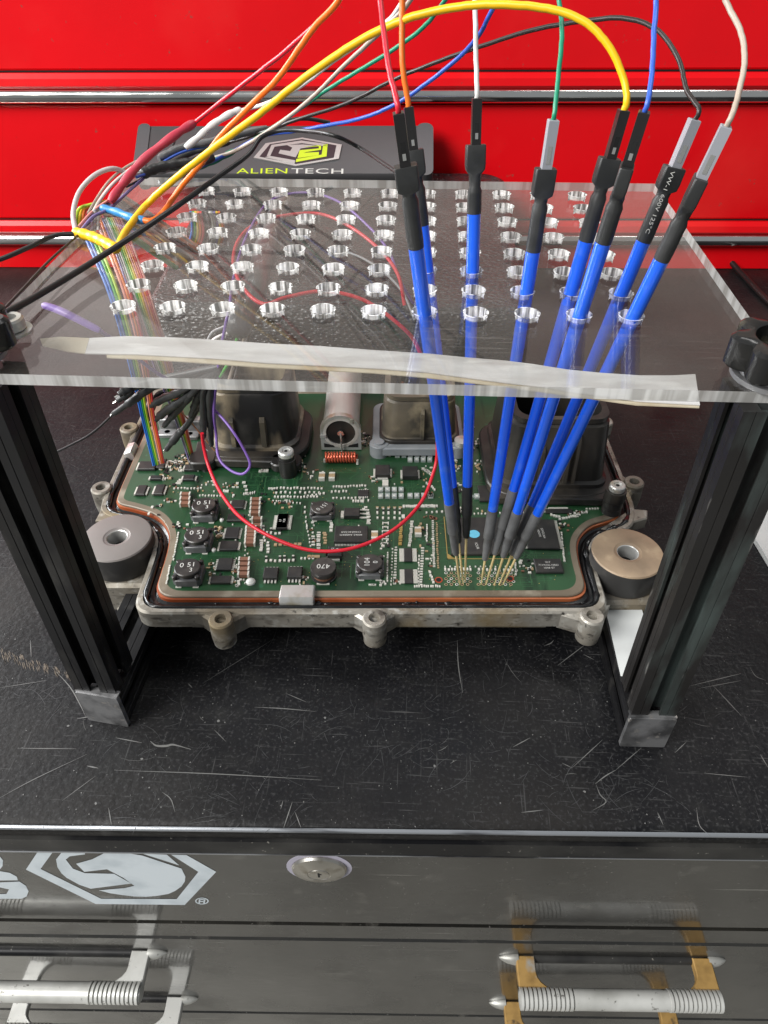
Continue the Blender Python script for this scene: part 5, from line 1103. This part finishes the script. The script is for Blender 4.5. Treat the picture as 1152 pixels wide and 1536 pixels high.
cable('thin_wire', 'thin black wire running left from the cut lead behind the left post', 'wire', 'wire_black', .10, mixz([(170,621,12),(150,640,10.5),(130,655,9),(105,668,7.5),(80,680,5.5)]))
cable('thin_wire', 'bare copper coloured wire between the small bracket and left connector', 'wire', 'wire_copper', .06, mixz([(268,614,12),(285,632,10),(300,650,8.5),(322,676,6.6)]))
hb = lump('wiring_harness', 'thick tape-wrapped wiring harness rising under the plate behind the left connector', 'shrink_grey', .95, mixz([(352,500,19.5),(368,462,20.5),(388,410,21),(404,356,19),(416,322,17),(428,300,15.6)]), 'wiring harness', f=.35)
for lab, mt_, L in (('green wire fanning out of the harness end', 'wire_rib_green', [(362,470,20.3),(358,500,18.5),(345,540,16.5),(330,565,15)]), ('white wire fanning out of the harness end', 'wire_white', [(372,476,20.3),(350,496,18.5),(320,510,17),(300,540,16)]),
    ('grey wire fanning out of the harness end', 'wire_grey', [(360,466,20.3),(340,488,19),(318,500,18),(305,530,17)]), ('brown wire fanning out of the harness end', 'wire_brown', [(376,480,20),(372,510,17.5),(360,540,15.5),(352,570,14)]),
    ('olive yellow wire fanning out of the harness end', 'wire_taupe', [(370,482,20),(366,510,18),(352,545,16),(342,575,14.5)])):
    cable('thin_wire', lab, 'wire', mt_, .13, mixz(L), seg=8)

def ribbon(label, le, re_, cols, group='rainbow ribbon cables'):
    n_ = len(cols); Lp = spline([at(*p) for p in le], 6); Rp = spline([at(*p) for p in re_], 6)
    t = thing('ribbon_cable', Lp[-1], label, 'ribbon cable', group)
    for k, c in enumerate(cols):
        f = (k+.5)/n_; P = [a.lerp(b_, f) for a, b_ in zip(Lp, Rp)]; rr_ = [max((a-b_).length/n_*.56, .05) for a, b_ in zip(Lp, Rp)]
        if c is None: continue
        b = MB().m('wire_'+c); b.tube(P, rr_, 7); b.build('strand', t, 70)
ribbon('rainbow ribbon cable with blue outer edge, left of the pair, soldered to a chip', [(117,312,26.3),(124,350,25.5),(158,430,24),(180,500,20.5),(201,580,14),(210,620,11),(221,665,8),(229,699,5.9)],
       [(152,308,26.3),(166,350,25.5),(195,430,24),(214,500,20.5),(228,580,14),(232,620,11),(241,665,8),(247,694,5.9)], ['rib_blue', 'rib_blue', 'rib_green', 'rib_lime', None, 'rib_pink', 'rib_orange', 'rib_red'])
ribbon('rainbow ribbon cable with red outer edge, right of the pair', [(152,328,26.2),(170,372,25.3),(190,430,24),(206,480,21.5),(223,530,17.5),(247,590,12.5),(266,640,9),(283,692,5.8)],
       [(182,326,26.2),(201,370,25.3),(223,430,24),(239,480,21.5),(255,530,17.5),(268,590,12.5),(281,640,9),(291,684,5.8)], ['rib_purple', 'grey', 'rib_white', 'rib_green', 'rib_lime', 'rib_yellow', 'rib_pink', 'rib_orange', 'rib_red', 'rib_pink'])
ribbon('curved ribbon cable piece seen through the upper left of the plate, green to red', [(281,366,17),(286,350,18.5),(286,330,20),(284,318,21)], [(307,368,17),(312,350,18.5),(310,330,20),(306,318,21)], ['rib_blue', 'rib_green', 'rib_yellow', 'rib_orange', 'rib_red', 'brown'])
ribbon('curved ribbon cable piece beside it under the plate, white to yellow', [(310,368,17),(314,350,18.5),(313,330,20),(309,318,21)], [(333,366,17),(337,350,18.5),(335,330,20),(330,318,21)], ['brown', 'rib_white', 'grey', 'rib_purple', 'rib_yellow', 'rib_orange'])
ribbon('flat grey and orange ribbon cable running diagonally under the upper left plate', [(150,326,26),(190,352,23),(228,380,20.5),(262,402,18)], [(182,292,26),(228,322,23),(268,350,20.5),(305,374,18)], ['rib_green', 'rib_orange', 'brown', 'rib_yellow', 'grey', 'rib_white', 'grey', 'brown', 'rib_orange', 'taupe'])
ribbon('ribbon cable bend rising at the far left corner of the plate, orange to purple', [(112,345,25.8),(112,325,26.8),(118,312,27.2),(135,306,27.4),(160,300,27.4)], [(150,345,25.8),(150,328,26.4),(152,316,26.8),(160,310,27),(172,306,27.1)], ['rib_lime', 'rib_yellow', 'rib_orange', 'rib_red', 'brown', 'rib_purple', 'grey', 'rib_white'])
